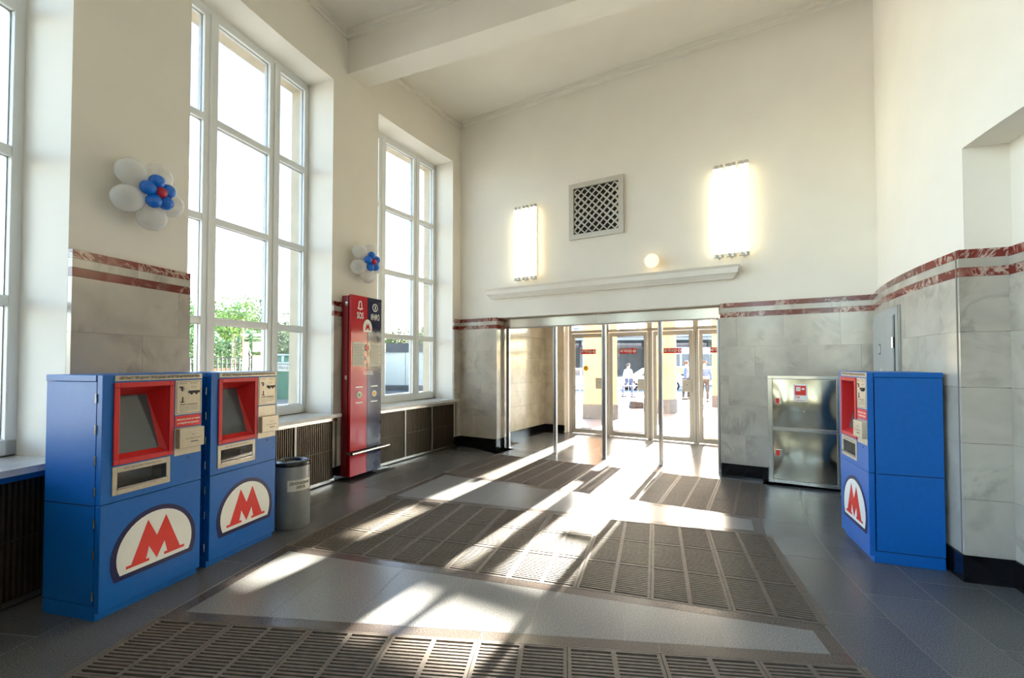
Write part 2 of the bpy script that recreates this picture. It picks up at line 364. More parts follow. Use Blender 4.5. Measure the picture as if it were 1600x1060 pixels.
# windows
def window(n, c, h):
    hc = RF * sin(R(h)); rc = RF * cos(R(h))
    root = struct(empty('window_%d' % n, pol(c, rc), R(c - 90)))   # local x: towards decreasing angle, y outward
    fw = .075
    fr = MB()
    for z0, z1 in ((.95, 1.07), (5.55, 5.66)): fr.box(-hc - .02, hc + .02, -.045, .045, z0, z1)
    for s in (-1, 1): fr.box(s * hc - (fw if s > 0 else .02), s * hc + (.02 if s > 0 else fw), -.045, .045, .95, 5.66)
    bevel(fr.build('window_frame', 'upvc', root), .006)
    for s in (-1, 1):
        mu = MB(); mu.box(s * .45 - .085, s * .45 + .085, -.05, .05, 1.07, 5.55); mu.box(s * .45 - .022, s * .45 + .022, -.065, -.05, 1.0, 5.6)
        bevel(mu.build('mullion', 'upvc', root), .006)
    zs = [1.07, 2.12, 3.265, 4.395, 5.55]
    cols = [(-hc + fw, -.535), (-.365, .365), (.535, hc - fw)]
    for x0, x1 in cols:
        for k, z in enumerate(zs[1:4]): bevel(MB().box(x0, x1, -.045, .045, z - .04, z + .04).build('transom', 'upvc', root), .006)
        for a, b in zip(zs, zs[1:]):
            z0 = a + (.04 if a > 1.1 else 0); z1 = b - (.04 if b < 5.5 else 0)
            g = MB(); g.grid_box(x0, x1, z0, z1, -.006, .006, [(x0 + .006, x1 - .006, z0 + .006, z1 - .006)])
            p = MB().box(x0 + .001, x1 - .001, -.004, .004, z0 + .001, z1 - .001).build('pane', 'glass', root)
            g.build('gasket', 'steel_dark', p)
    # inside sill, a slab on the radiator niche
    sb = MB(); nn = 6; tb, ta = c + h, c - h
    root2 = sb.cbox(ta - .35, tb + .35, RM - .07, RM + .0, .895, .94, 8).cbox(ta, tb, RM, RF - .04, .895, .94, 8).build('window_sill', 'sill', None, loc=ORI)
    root2.parent = root; root2.matrix_parent_inverse = (Matrix.Translation(root.location) @ Matrix.Rotation(R(c - 90), 4, 'Z')).inverted()
    return root
for i, (c, h) in enumerate(zip(WIN, HW)): window(i + 1, c, h)

# radiator covers under the windows
slat_me = None
def radiator(c, h, label, nslat):
    root = tag(empty('radiator_cover', ORI), label, 'radiator cover', 'ribbed radiator covers under the tall windows')
    a, b = c - h - .25, c + h + .25; r = RM
    MB().cbox(a + .05, b - .05, r + .03, r + .05, .03, .89, 8).build('backing', 'blackback', root)
    t = MB().cbox(a, b, r - .012, r + .028, .845, .885, 8).build('top_rail', 'steel', root)
    MB().cbox(a, b, r - .012, r + .028, .015, .055, 8).build('bottom_rail', 'steel', root)
    w = math.degrees(.035 / r); cuts = [a + (b - a) * f for f in (0, .333, .667, 1)]
    me = MB().cbox(-w / 2, w / 2, r - .01, r + .028, .055, .845, 1).mesh('post')
    for k, q in enumerate(cuts): put('post', me, 'steel' if 0 < k < 3 else 'steel_dark', root, rz=R(q + (w / 2 if k == 0 else -w / 2 if k == 3 else 0)))
    sw = math.degrees((2 * (h + .25) * pi / 180 * r / nslat) * .25 / r)
    sm = MB().cbox(-sw, sw, r + .0, r + .028, .055, .845, 1).mesh('slat')
    for i in range(nslat):
        q = a + (b - a) * (i + .5) / nslat
        if min(abs(q - x) for x in cuts) > w * .6: put('slat', sm, 'bronze', root, rz=R(q))
    # stub pegs where the slats are pinned
    for k in range(3):
        m = (cuts[k] + cuts[k + 1]) / 2
        MB().cbox(m - 1.0, m + 1.0, r + .002, r + .012, .44, .448, 4).build('tie_strip', 'bronze', root)
    return root
radiator(WIN[0], HW[0], 'dark ribbed radiator cover between the red information column and the exit', 66)
radiator(WIN[1], HW[1], 'dark ribbed radiator cover behind the grey litter bin', 66)
radiator(WIN[2], HW[2], 'dark ribbed radiator cover at the left picture edge beside the nearest ticket machine', 66)

# inner drum wall
wr = MB()
RE0, RE1 = 161.25, 168.5     # a recess in the drum
wr.cbox(143.5, RE0, DP - .35, DP, 0, ZC + .25, 20); wr.cbox(RE0, RE1, DP - .35, DP, 3.3, ZC + .25, 8)
wr.cbox(RE0, RE1, DP - .6, DP - .285, 0, 3.4, 8); wr.cbox(RE1, T1, DP - .35, DP, 0, ZC + .25, 40)
wall_right = struct(ring_obj(wr, 'wall_right', 'plaster'))
clad_curved(wall_right, 145.3, RE0, DP, DM, [[.28, .62, .9], [.12, .45, .78], [.3, .6, .86], [.18, .5, .75]])
clad_curved(wall_right, RE0 + .05, RE1, DP - .285, DP - .245, [[.3, .65], [.5]])
clad_curved(wall_right, RE1, RE1 + 9, DP, DM, [[.3, .65], [.5]])
# radial cheek of the recess
def cheek(t):
    for k in range(5):
        MB().box(DP - .245, DM, -.004, .03, ZB + k * ROW + .0015, ZB + (k + 1) * ROW - .0015).build('marble_slab', 'marble', wall_right, rz=R(t))
    for nm, m, z0, z1 in (('red_band', 'redmarble', 2.305, 2.375), ('grey_band', 'marble', 2.375, 2.444), ('red_band', 'redmarble', 2.444, 2.512)):
        MB().box(DP - .245, DM, -.004, .03, z0, z1).build(nm, m, wall_right, rz=R(t))
    MB().box(DP - .245, DM + .012, -.004, .034, 0, ZB).build('base_slab', 'blackgranite', wall_right, rz=R(t))
cheek(RE0)
for r_ in (DM + .001, DP - .243): MB().box(r_ - .004, r_ + .004, -.006, .004, 0, 2.512).build('corner_bead', 'joint', wall_right, rz=R(RE0))

# end wall with the exit vestibule: local frame x along the wall, y through it
EA = Vector((-0.925, 9.08, 0)); EB = Vector((4.52, 5.77, 0)); ERZ = math.atan2(EB.y - EA.y, EB.x - EA.x)
E4 = Matrix.Translation(EA) @ Matrix.Rotation(ERZ, 4, 'Z')
def ew(x, y, z=0): return E4 @ Vector((x, y, z))
S0, S1 = .742, 4.632
we = MB()
we.box(-.9, S0 - .04, .04, .5, 0, ZC + .25).box(S1 + .04, 7.0, .04, .5, 0, ZC + .25).box(S0 - .04, S1 + .04, .04, .5, 2.505, ZC + .25)
wall_end = struct(we.build('wall_end', 'plaster', None, loc=EA, rz=ERZ))
def clad_flat(parent, x0, x1, y0, y1, split, mat='marble', rz=None, loc=None, baseproud=.012):
    j = .0014
    for k in range(5):
        cuts = [x0] + [x0 + (x1 - x0) * f for f in split[k % len(split)]] + [x1]
        for a, b in zip(cuts, cuts[1:]): MB().box(a + j / 2, b - j / 2, y0, y1, ZB + k * ROW + j / 2, ZB + (k + 1) * ROW - j / 2).build('marble_slab', mat, parent, loc=loc, rz=rz)
    for nm, m, z0, z1 in (('red_band', 'redmarble', 2.305, 2.375), ('grey_band', mat, 2.375, 2.444), ('red_band', 'redmarble', 2.444, 2.512)):
        n = max(1, round((x1 - x0) / .5)); w = (x1 - x0) / n
        for i in range(n): MB().box(x0 + w * i + .001, x0 + w * (i + 1) - .001, y0, y1, z0 + .001, z1 - .001).build(nm, m, parent, loc=loc, rz=rz)
    n = max(1, round((x1 - x0) / .62)); w = (x1 - x0) / n
    for i in range(n): MB().box(x0 + w * i + .001, x0 + w * (i + 1) - .001, y0 - baseproud, y1, 0, ZB - .002).build('base_slab', 'blackgranite', parent, loc=loc, rz=rz)
clad_flat(wall_end, -.16, S0, 0, .04, [[.45], [.3, .8], [.6], [.2]])
clad_flat(wall_end, S1, 6.42, 0, .04, [[.18, .52, .9], [.34, .7], [.06, .4, .74], [.25, .6, .92], [.12, .45, .8]])
# jamb faces of the opening
clad_flat(wall_end, 0.04, .5, 0, .04, [[]], loc=(S0, 0, 0), rz=R(90), baseproud=0)
clad_flat(wall_end, -.5, -.04, 0, .04, [[]], loc=(S1, 0, 0), rz=R(-90), baseproud=0)
# vestibule shell
vs = MB()
vs.box(.2, .46, .5, 3.0, 0, 2.9).box(4.92, 5.2, .5, 3.0, 0, 2.9).box(.2, 5.2, .5, 2.95, 2.78, 2.95).box(.46, .98, 2.5, 2.9, 0, 2.8).box(.98, 4.92, 2.70, 2.80, 2.62, 2.8)
vest = struct(vs.build('wall_vestibule', 'plaster', None, loc=EA, rz=ERZ))
for k in range(5):      # marble lining of its left side
    for a, b in (((.5, 1.2), (1.2, 1.9), (1.9, 2.46)) if k % 2 else ((.5, .9), (.9, 1.55), (1.55, 2.2), (2.2, 2.46))):
        MB().box(.46, .50, a + .0015, b - .0015, ZB + k * ROW * 1.2 + .001, min(2.77, ZB + (k + 1) * ROW * 1.2 - .002)).build('marble_slab', 'marble_warm', vest)
    MB().box(.5, 1.0, 2.46, 2.5, ZB + k * ROW * 1.2 + .001, ZB + (k + 1) * ROW * 1.2 - .002).build('marble_slab', 'marble_warm', vest)
    MB().box(4.88, 4.92, .5, 2.6, ZB + k * ROW * 1.2 + .001, ZB + (k + 1) * ROW * 1.2 - .002).build('marble_slab', 'marble_warm', vest)
for a, b in ((.5, 1.2), (1.2, 1.85), (1.85, 2.45)): MB().box(.46, .512, a, b - .002, 0, ZB - .002).build('base_slab', 'blackgranite', vest)
MB().box(.5, 1.0, 2.448, 2.5, 0, ZB - .002).build('base_slab', 'blackgranite', vest); MB().box(4.868, 4.92, .5, 2.6, 0, ZB - .002).build('base_slab', 'blackgranite', vest)
# closing wall behind the camera
cb = MB().box(DP - .5, RX, -.15, .15, 0, ZC + .25).build('wall_back', 'plaster', None, loc=ORI, rz=R(T1)); struct(cb)

# ceiling, beams, cornices
ce = MB().cbox(T0 - 4, T1 + 1, DP - .4, RX, ZC, ZC + .3, 60); struct(ring_obj(ce, 'ceiling', 'plaster'))
tn = 1
for bt in (156.62, 167.7, 178.8, 189.95, 201.1):
    hb = math.degrees(.19 / 15.6)
    b = MB(); b.box(DP - .02, RW + .03, -.19, .19, 5.88, ZC + .02)
    b.box(DP - .02, RW + .03, .19, .235, ZC - .10, ZC + .01).box(DP - .02, RW + .03, -.235, -.19, ZC - .10, ZC + .01)
    b.box(DP - .02, RW + .03, .235, .27, ZC - .05, ZC + .01).box(DP - .02, RW + .03, -.27, -.235, ZC - .05, ZC + .01)
    struct(b.build('trim_%d' % tn, 'plaster', None, loc=ORI, rz=R(bt))); tn += 1
co = MB()
for r0, r1, z in ((RW - .06, RW + .03, .06), (RW - .03, RW + .03, .10), (DP - .03, DP + .06, .06), (DP - .03, DP + .03, .10)): co.cbox(145, T1, r0, r1, ZC - z, ZC + .01, 60)
struct(ring_obj(co, 'trim_%d' % tn, 'plaster')); tn += 1
co = MB().box(-.05, 6.5, -.06, .06, ZC - .06, ZC + .01).box(-.05, 6.5, -.03, .06, ZC - .10, ZC + .01)
struct(co.build('trim_%d' % tn, 'plaster', None, loc=EA, rz=ERZ)); tn += 1
# moulded shelf above the exit
sh = MB()
for d, z0, z1, k in ((.07, 2.86, 2.885, .10), (.09, 2.887, 2.908, .08), (.11, 2.91, 2.931, .06), (.135, 2.933, 3.01, .03)):
    sh.hexa([(.534 + k, .05, z0), (4.911 - k, .05, z0), (4.911 - k, .04 - d, z0), (.534 + k, .04 - d, z0), (.534 + k * .7, .05, z1), (4.911 - k * .7, .05, z1), (4.911 - k * .7, .04 - d - .012, z1), (.534 + k * .7, .04 - d - .012, z1)])
sh.hexa([(.55, .05, 3.01), (4.895, .05, 3.01), (4.895, -.1, 3.01), (.55, -.1, 3.01), (.534, .05, 3.045), (4.911, .05, 3.045), (4.911, -.13, 3.045), (.534, -.13, 3.045)])
struct(sh.build('trim_%d' % tn, 'plaster', None, loc=EA, rz=ERZ)); tn += 1

# floor: mortar bed, slabs, border strips and grates
MAT_T = [151.0, 162.6, 173.6, 184.8]; MR0, MR1, MH = 10.27, 14.46, .78
def rect(t, x, y): v = Vector((x * cos(R(t)) - y * sin(R(t)), x * sin(R(t)) + y * cos(R(t)))); return (v.x, v.y)
fb = MB(); fb.cbox(T0 - 4, T1, MR1 - .02, RX - .3, -.09, -.0008, 60); fb.cbox(T0 - 6, T1, DP - .6, MR0 + .03, -.09, -.0009, 60)
floor = None
wedges = []
mt = [MAT_T[0]] + MAT_T[1:]
for a, b in zip(MAT_T, MAT_T[1:]):
    q = [rect(a, MR1, MH), rect(b, MR1, -MH), rect(b, MR0, -MH), rect(a, MR0, MH)]; wedges.append(q); fb.zprism([q[0], q[3], q[2], q[1]], -.09, -.0008)
# area between the far mat and the exit, and the vestibule floor
pA = rect(MAT_T[0], MR1, -MH); pB = rect(MAT_T[0], MR0, -MH)
def toring(v): return (v.x - CX, v.y - CY)
vq = [pA, pB, toring(ew(6.4, .04)), toring(ew(0, .04))]; fb.zprism([vq[0], vq[1], vq[2], vq[3]][::-1], -.09, -.001)
lastq = [rect(MAT_T[-1], MR1, MH), rect(T1, MR1, 0), rect(T1, MR0, 0), rect(MAT_T[-1], MR0, MH)]
fb.cbox(MAT_T[-1] + 4.2, T1, MR0, MR1, -.09, -.0008, 20)
floor = struct(ring_obj(fb, 'floor', 'joint'))
def quad_slab(name, mat, q, z=0.0, th=.02): return MB().zprism(q, z - th, z).build(name, mat, floor)
def lerp(a, b, f): return (a[0] + (b[0] - a[0]) * f, a[1] + (b[1] - a[1]) * f)
def shrink(q, g=.0022):
    cx = sum(p[0] for p in q) / len(q); cy = sum(p[1] for p in q) / len(q); out = []
    n = len(q)
    for i in range(n):
        p = Vector(q[i]); a = (Vector(q[(i + 1) % n]) - p); b = (Vector(q[i - 1]) - p)
        out.append(tuple(p + a.normalized() * g + b.normalized() * g))
    return out
for wi, q in enumerate(wedges):
    A, B, Cc, D = q        # A outer/far mat side, B outer near side, C inner near, D inner far
    def P(u, v):           # u 0..1 outer to inner, v 0..1 from the far mat to the near mat
        return lerp(lerp(A, D, u), lerp(B, Cc, u), v)
    Lr = MR1 - MR0; uo = .10 / Lr
    wo = (Vector(A) - Vector(B)).length; wi_ = (Vector(D) - Vector(Cc)).length
    def Pm(u, k):          # v so that the brown border is 0.10 m wide
        w = wo + (wi_ - wo) * u; b = .10 / w; return P(u, b if k == 0 else 1 - b)
    N = 7
    us = [uo + (1 - 2 * uo) * i / N for i in range(N + 1)]
    for i in range(N):
        quad_slab('granite_slab', 'granite_light', shrink([Pm(us[i], 0), Pm(us[i], 1), Pm(us[i + 1], 1), Pm(us[i + 1], 0)]))
    ub = [i / 4 for i in range(5)]
    for a, b in zip(ub, ub[1:]):
        quad_slab('border_strip', 'granite_brown', shrink([P(a, 0), Pm(a, 0), Pm(b, 0), P(b, 0)], .001))
        quad_slab('border_strip', 'granite_brown', shrink([Pm(a, 1), P(a, 1), P(b, 1), Pm(b, 1)], .001))
    quad_slab('border_strip', 'granite_brown', shrink([Pm(0, 0), Pm(0, 1), Pm(uo, 1), Pm(uo, 0)], .001))
    quad_slab('border_strip', 'granite_brown', shrink([Pm(1 - uo, 0), Pm(1 - uo, 1), Pm(1, 1), Pm(1, 0)], .001))
# exit area slabs
N = 7
for i in range(N):
    a, b = i / N, (i + 1) / N
    quad_slab('granite_slab', 'granite_light', shrink([lerp(vq[3], vq[2], a), lerp(vq[0], vq[1], a), lerp(vq[0], vq[1], b), lerp(vq[3], vq[2], b)][::1]))
# outer and inner rings of slabs
def ring_slabs(ra, rb, step, phase, t0, t1, mat):
    jd = math.degrees(.005 / ra); t = t0 + phase * step
    ts = [t0] + [t0 + step * (phase + k) for k in range(200) if t0 < t0 + step * (phase + k) < t1] + [t1]
    ts = sorted(set(ts))
    for a, b in zip(ts, ts[1:]):
        if b - a > .1: slab('granite_slab', mat, floor, a + jd / 2, b - a - jd, ra + .0022, rb - .0022, -.02, 0, 3)
ring_slabs(MR1 + .022, MR1 + .56, 2.9, .5, 145.5, 188, 'granite_dark'); ring_slabs(MR1 + .56, RF - .1, 2.9, 1.0, 145.5, 188, 'granite_dark')
for k in range(4): ring_slabs(DP - .45 + (MR0 - DP + .478) * k / 4, DP - .45 + (MR0 - DP + .478) * (k + 1) / 4, 5.2, .3 + .37 * k % 1, 143, 188, 'granite_dark')
# vestibule floor slabs (wall frame -> ring frame)
for i in range(5):
    for k, (y0, y1) in enumerate(((.04, .9), (.9, 1.8), (1.8, 2.78))):
        x0, x1 = .5 + 4.4 * i / 5, .5 + 4.4 * (i + 1) / 5
        if y0 < .5: x0, x1 = S0 + (S1 - S0) * i / 5, S0 + (S1 - S0) * (i + 1) / 5
        quad_slab('granite_slab', 'granite_light', shrink([toring(ew(x, y)) for x, y in ((x0, y0), (x1, y0), (x1, y1), (x0, y1))]))
# grates
NS = 17; GW = (MR1 - MR0) / 8; GD = 2 * MH / 3
g = MB(); e = .014; gz = -.045
hx, hy = GW / 2 - .002, GD / 2 - .002
g.box(-hx, hx, -hy, -hy + e, gz, .001).box(-hx, hx, hy - e, hy, gz, .001).box(-hx, -hx + e + .006, -hy + e, hy - e, gz, .001).box(hx - e - .006, hx, -hy + e, hy - e, gz, .001).box(-.014, .014, -hy + e, hy - e, gz, .001)
pit = (2 * hy - 2 * e) / NS
for i in range(1, NS):
    y = -hy + e + i * pit; 
    for x0, x1 in ((-hx + e + .006, -.014), (.014, hx - e - .006)): g.box(x0, x1, y - pit * .26, y + pit * .26, gz, .0005)
gme = g.mesh('grate')
labs = ['cast iron foot grating in front of the exit posts', 'cast iron foot grating across the middle of the hall', 'nearest cast iron foot grating cut off by the bottom picture edge', None]
for t, lab in zip(MAT_T[:3], labs):
    root = tag(empty('floor_grating', pol(t, (MR0 + MR1) / 2, 0), R(t)), lab, 'floor grating', 'floor gratings along the hall')
    MB().box(-2.095, 2.095, -MH, MH, -.10, -.075).build('pit', 'pit', root)
    for i in range(8):
        for k in range(3): put('grate', gme, 'castiron', root, loc=(-2.095 + GW * (i + .5), -MH + GD * (k + .5), 0))
    ed = MB(); ed.box(-2.1, 2.1, -MH - .008, -MH, -.03, .0015).box(-2.1, 2.1, MH, MH + .008, -.03, .0015).box(2.095, 2.11, -MH, MH, -.03, .0015).box(-2.13, -2.095, -MH, MH, -.03, .0015)
    ed.build('edge_frame', 'castiron', root)
struct(ring_obj(MB().cbox(MAT_T[3] - 4.5, MAT_T[3] + 4.5, MR0, MR1, -.09, -.002, 4), 'floor_rear', 'granite_dark'))

# ------------------------------------------------------------------ exit: header, posts, doors
pr = MB()
hd = struct(bevel(MB().box(S0 + .04, 2.66, .24, .38, 2.325, 2.492).build('trim_%d' % tn, 'steel', None, loc=EA, rz=ERZ))); tn += 1
hd2 = struct(bevel(MB().box(2.664, S1 - .04, .24, .38, 2.325, 2.492).build('trim_%d' % tn, 'steel', None, loc=EA, rz=ERZ))); tn += 1
MB().box(S0 + .04, 2.66, .235, .385, 2.31, 2.325).build('header_lip', 'steel_dark', hd); MB().box(2.664, S1 - .04, .235, .385, 2.31, 2.325).build('header_lip', 'steel_dark', hd2)
for s in (.81, 1.82, 2.757, 3.705, 4.585):
    p = MB().box(-.032, .032, -.03, .03, 0, 2.312)
    o = bevel(p.build('trim_%d' % tn, 'alu', None, loc=ew(s, .31), rz=ERZ), .006); struct(o); tn += 1
    MB().box(-.05, .05, -.05, .05, 0, .006).build('foot_plate', 'steel', o)
    MB().box(-.004, .004, -.034, -.029, .05, 2.30).build('groove', 'blackback', o)
# door wall frame
DN = 2.75
fr = MB()
posts = [(1.02, 1.09), (1.88, 2.00), (2.86, 2.97), (3.79, 3.90), (4.70, 4.88)]
for a, b in posts: fr.box(a, b, -.05, .05, 0, 2.62)
fr.box(1.02, 4.88, -.05, .05, 2.335, 2.40).box(1.02, 4.88, -.05, .05, 2.58, 2.70)
frame = struct(bevel(fr.build('trim_%d' % tn, 'doorframe', None, loc=ew(0, DN), rz=ERZ), .005)); tn += 1
for (a, b), (c, d) in zip(posts, posts[1:]): MB().box(b, c, -.004, .004, 2.40, 2.58).build('pane', 'doorglass', frame)
for a, b in posts[1:4]: MB().box((a + b) / 2 - .008, (a + b) / 2 + .008, -.056, -.05, .02, 2.3).build('cover_strip', 'steel_dark', frame)
def sign(parent, x, z, y):
    s = MB().box(x - .185, x + .185, y - .003, y, z - .055, z + .055).build('door_sign', 'sosred', parent)
    s['label'] = 'red no entry sign with white capitals'
    lettering('sign_lettering', 'НЕТ ПРОХОДА', .075, 'whiteprint', s, x - .04, y - .005, z, width=.265, bold=.002)
    MB().lathe([(.034, 0), (.034, .002)], (x + .142, y - .003, z), 20, (0, -1, 0), False).build('sign_disc', 'whiteprint', s)
    lettering('sign_figure', 'i', .06, 'sosred', s, x + .142, y - .006, z, bold=.004)
for k, ((a, b), (c, d)) in enumerate(zip(posts, posts[1:])):
    x0, x1 = b + .006, c - .006; w = x1 - x0
    d_ = struct(empty('door_%d' % (k + 1), ew(x0, DN - .01), ERZ + (R(3.5) if k == 0 else 0)))
    lf = MB().box(0, .062, -.022, .022, .012, 2.325).box(w - .062, w, -.022, .022, .012, 2.325).box(.062, w - .062, -.022, .022, 2.245, 2.325).box(.062, w - .062, -.022, .022, .012, .095)
    bevel(lf.build('leaf_frame', 'doorframe', d_), .004)
    MB().box(.06, w - .06, -.003, .003, .09, 2.25).build('pane', 'doorglass', d_)
    bd = MB().grid_box(.062, w - .062, .095, 2.245, -.014, -.005, [(.074, w - .074, .107, 2.233)]).build('glazing_bead', 'steel_dark', d_)
    lp = bevel(MB().box(w - .205, w - .03, -.05, -.022, 1.05, 1.30).build('lock_plate', 'satin', d_), .004)
    MB().lathe([(.009, 0), (.009, .004)], (w - .11, -.05, 1.19), 12, (0, -1, 0), False).build('keyhole', 'blackprint', lp)
    sign(d_, w / 2, 1.905, -.006)
    if k == 0: MB().lathe([(.062, 0), (.062, .002)], (.33, -.005, 1.52), 24, (0, -1, 0), False).build('round_sticker', 'yellow', d_)
# glazed panel in the bay beside the left jamb
MB().box(.845, 1.785, -.003, .003, .02, 2.31).build('pane', 'doorglass', struct(empty('window_7', ew(0, .31), ERZ)))

# ------------------------------------------------------------------ wall lamps, grille, globe on the end wall
def sconce(name, loc, rz, label):
    """local: x along the wall, -y into the room"""
    root = tag(empty(name, loc, rz), label, 'wall lamp', 'tube wall lamps')
    MB().box(-.21, .21, -.05, -.0, .06, 1.28).build('back_plate', 'whiteprint', root)
    for g_ in range(3):
        for k in (0, 1):
            x = -.2 + g_ * .165 + k * .07
            MB().tube((x, -.10, .045), (x, -.10, 1.30), .030, n=12).build('tube', 'tube', root)
            for z in (0, 1.30): MB().tube((x, -.10, z), (x, -.10, z + .05), .034, n=12).build('end_cap', 'satin', root)
        x = -.2 + g_ * .165 + .035
        for z, q in ((.02, -1), (1.325, 1)):
            br = MB().box(x - .02, x + .02, -.125, 0, z - .012, z + .012)
            if q < 0: br.tube((x, -.10, z - .045), (x, -.10, z), .012, n=8)
            br.build('bracket', 'satin', root)
    return root
sconce('wall_lamp', ew(1.40, .04, 3.16), ERZ, 'lit tube wall lamp left of the lattice vent above the exit')
sconce('wall_lamp', ew(4.80, .04, 3.17), ERZ, 'lit tube wall lamp right of the lattice vent, above the marble')
sconce('wall_lamp', pol(201.2, RW, 3.16), R(201.2 - 90), 'lit tube wall lamp behind the viewpoint on the farthest window pier')
sconce('wall_lamp', pol(190.0, RW, 3.16), R(190 - 90), 'lit tube wall lamp behind the viewpoint on the nearest window pier')
v = tag(empty('vent_grille', ew(2.243, .04, 3.775), ERZ), 'square steel vent grille with diagonal lattice high on the end wall', 'vent grille')
VW = .965
fr = MB(); b_ = .085
for a in range(4):
    pts = [(0, 0), (VW, 0), (VW, VW), (0, VW)]; ins = [(b_, b_), (VW - b_, b_), (VW - b_, VW - b_), (b_, VW - b_)]
    p, q = pts[a], pts[(a + 1) % 4]; r_, s_ = ins[(a + 1) % 4], ins[a]
    m = MB().prism([p, q, r_, s_], -.045, 0); m.build('frame_strip', 'satin', v)
MB().box(b_, VW - b_, -.006, -.001, b_, VW - b_).build('backing', 'blackback', v)
I0, I1 = b_, VW - b_
def clipdiag(c, sgn):    # line z = sgn*x + c within the square
    pts = []
    for x in (I0, I1):
        z = sgn * x + c
        if I0 - 1e-6 <= z <= I1 + 1e-6: pts.append((x, z))
    for z in (I0, I1):
        x = (z - c) / sgn
        if I0 + 1e-6 < x < I1 - 1e-6: pts.append((x, z))
    return pts
NL = 6; st = (I1 - I0) / NL * 1.0
for sgn in (1, -1):
    for k in range(-NL, NL * 2 + 1):
        c = (k + .5) * st + (I0 - I0 if sgn > 0 else 2 * I0) - (NL * st * 0 if sgn > 0 else 0)
        pts = clipdiag(c, sgn)
        if len(pts) == 2 and abs(pts[0][0] - pts[1][0]) > .02:
            (x0, z0), (x1, z1) = sorted(pts); h = .024
            poly = [(x0, z0 - h), (x1, z1 - h), (x1, z1 + h), (x0, z0 + h)]
            poly = [(x, min(max(z, I0), I1)) for x, z in poly]
            yy = (-.026, -.018) if sgn > 0 else (-.018, -.010)
            MB().prism(poly, *yy).build('lattice_bar', 'satin', v)
gl = tag(empty('globe_lamp', ew(3.673, .038, 3.24), ERZ), 'small round lit globe lamp above the moulded shelf', 'wall lamp')
MB().lathe([(.075, 0), (.075, .03), (.06, .04)], (0, 0, 0), 24, (0, -1, 0)).build('base', 'whiteprint', gl)
MB().lathe([(.06, .035), (.098, .06), (.108, .10), (.098, .145), (.07, .178), (.03, .195), (0, .2)], (0, 0, 0), 24, (0, -1, 0)).build('globe', 'globe', gl)

# ------------------------------------------------------------------ ticket machines
def dome(w, h, n=28, cut=.0):
    """arched plate: broad ellipse with a flat foot, x centred, z from 0 to h"""
    a0 = R(-24); pts = []
    rz_ = h / (1 - sin(a0)); rx = w / 2
    for i in range(n + 1):
        a = a0 + (pi - 2 * a0) * i / n; pts.append((rx * cos(a), rz_ * (sin(a) - sin(a0))))
    return pts
MPOLY = [(0, 0), (.37, 0), (.37, .065), (.315, .065), (.365, .36), (.5, 0.0), (.635, .36), (.685, .065), (.63, .065), (.63, 0), (1, 0), (1, .065), (.92, .065), (.655, 1), (.5, .55), (.345, 1), (.08, .065), (0, .065)]
def m_mesh(mb, x, z, w, h, y0, y1):
    P = [(x + px * w, z + pz * h) for px, pz in MPOLY]
    idx = [[0, 1, 2, 17], [2, 3, 16, 17], [3, 4, 15, 16], [4, 5, 14, 15], [5, 6, 13, 14], [6, 7, 12, 13], [7, 8, 11, 12], [8, 9, 10, 11]]
    for q in idx: mb.prism([P[i] for i in q], y0, y1)
    return mb
MWID, MH_, MDEP = .705, 1.57, .47
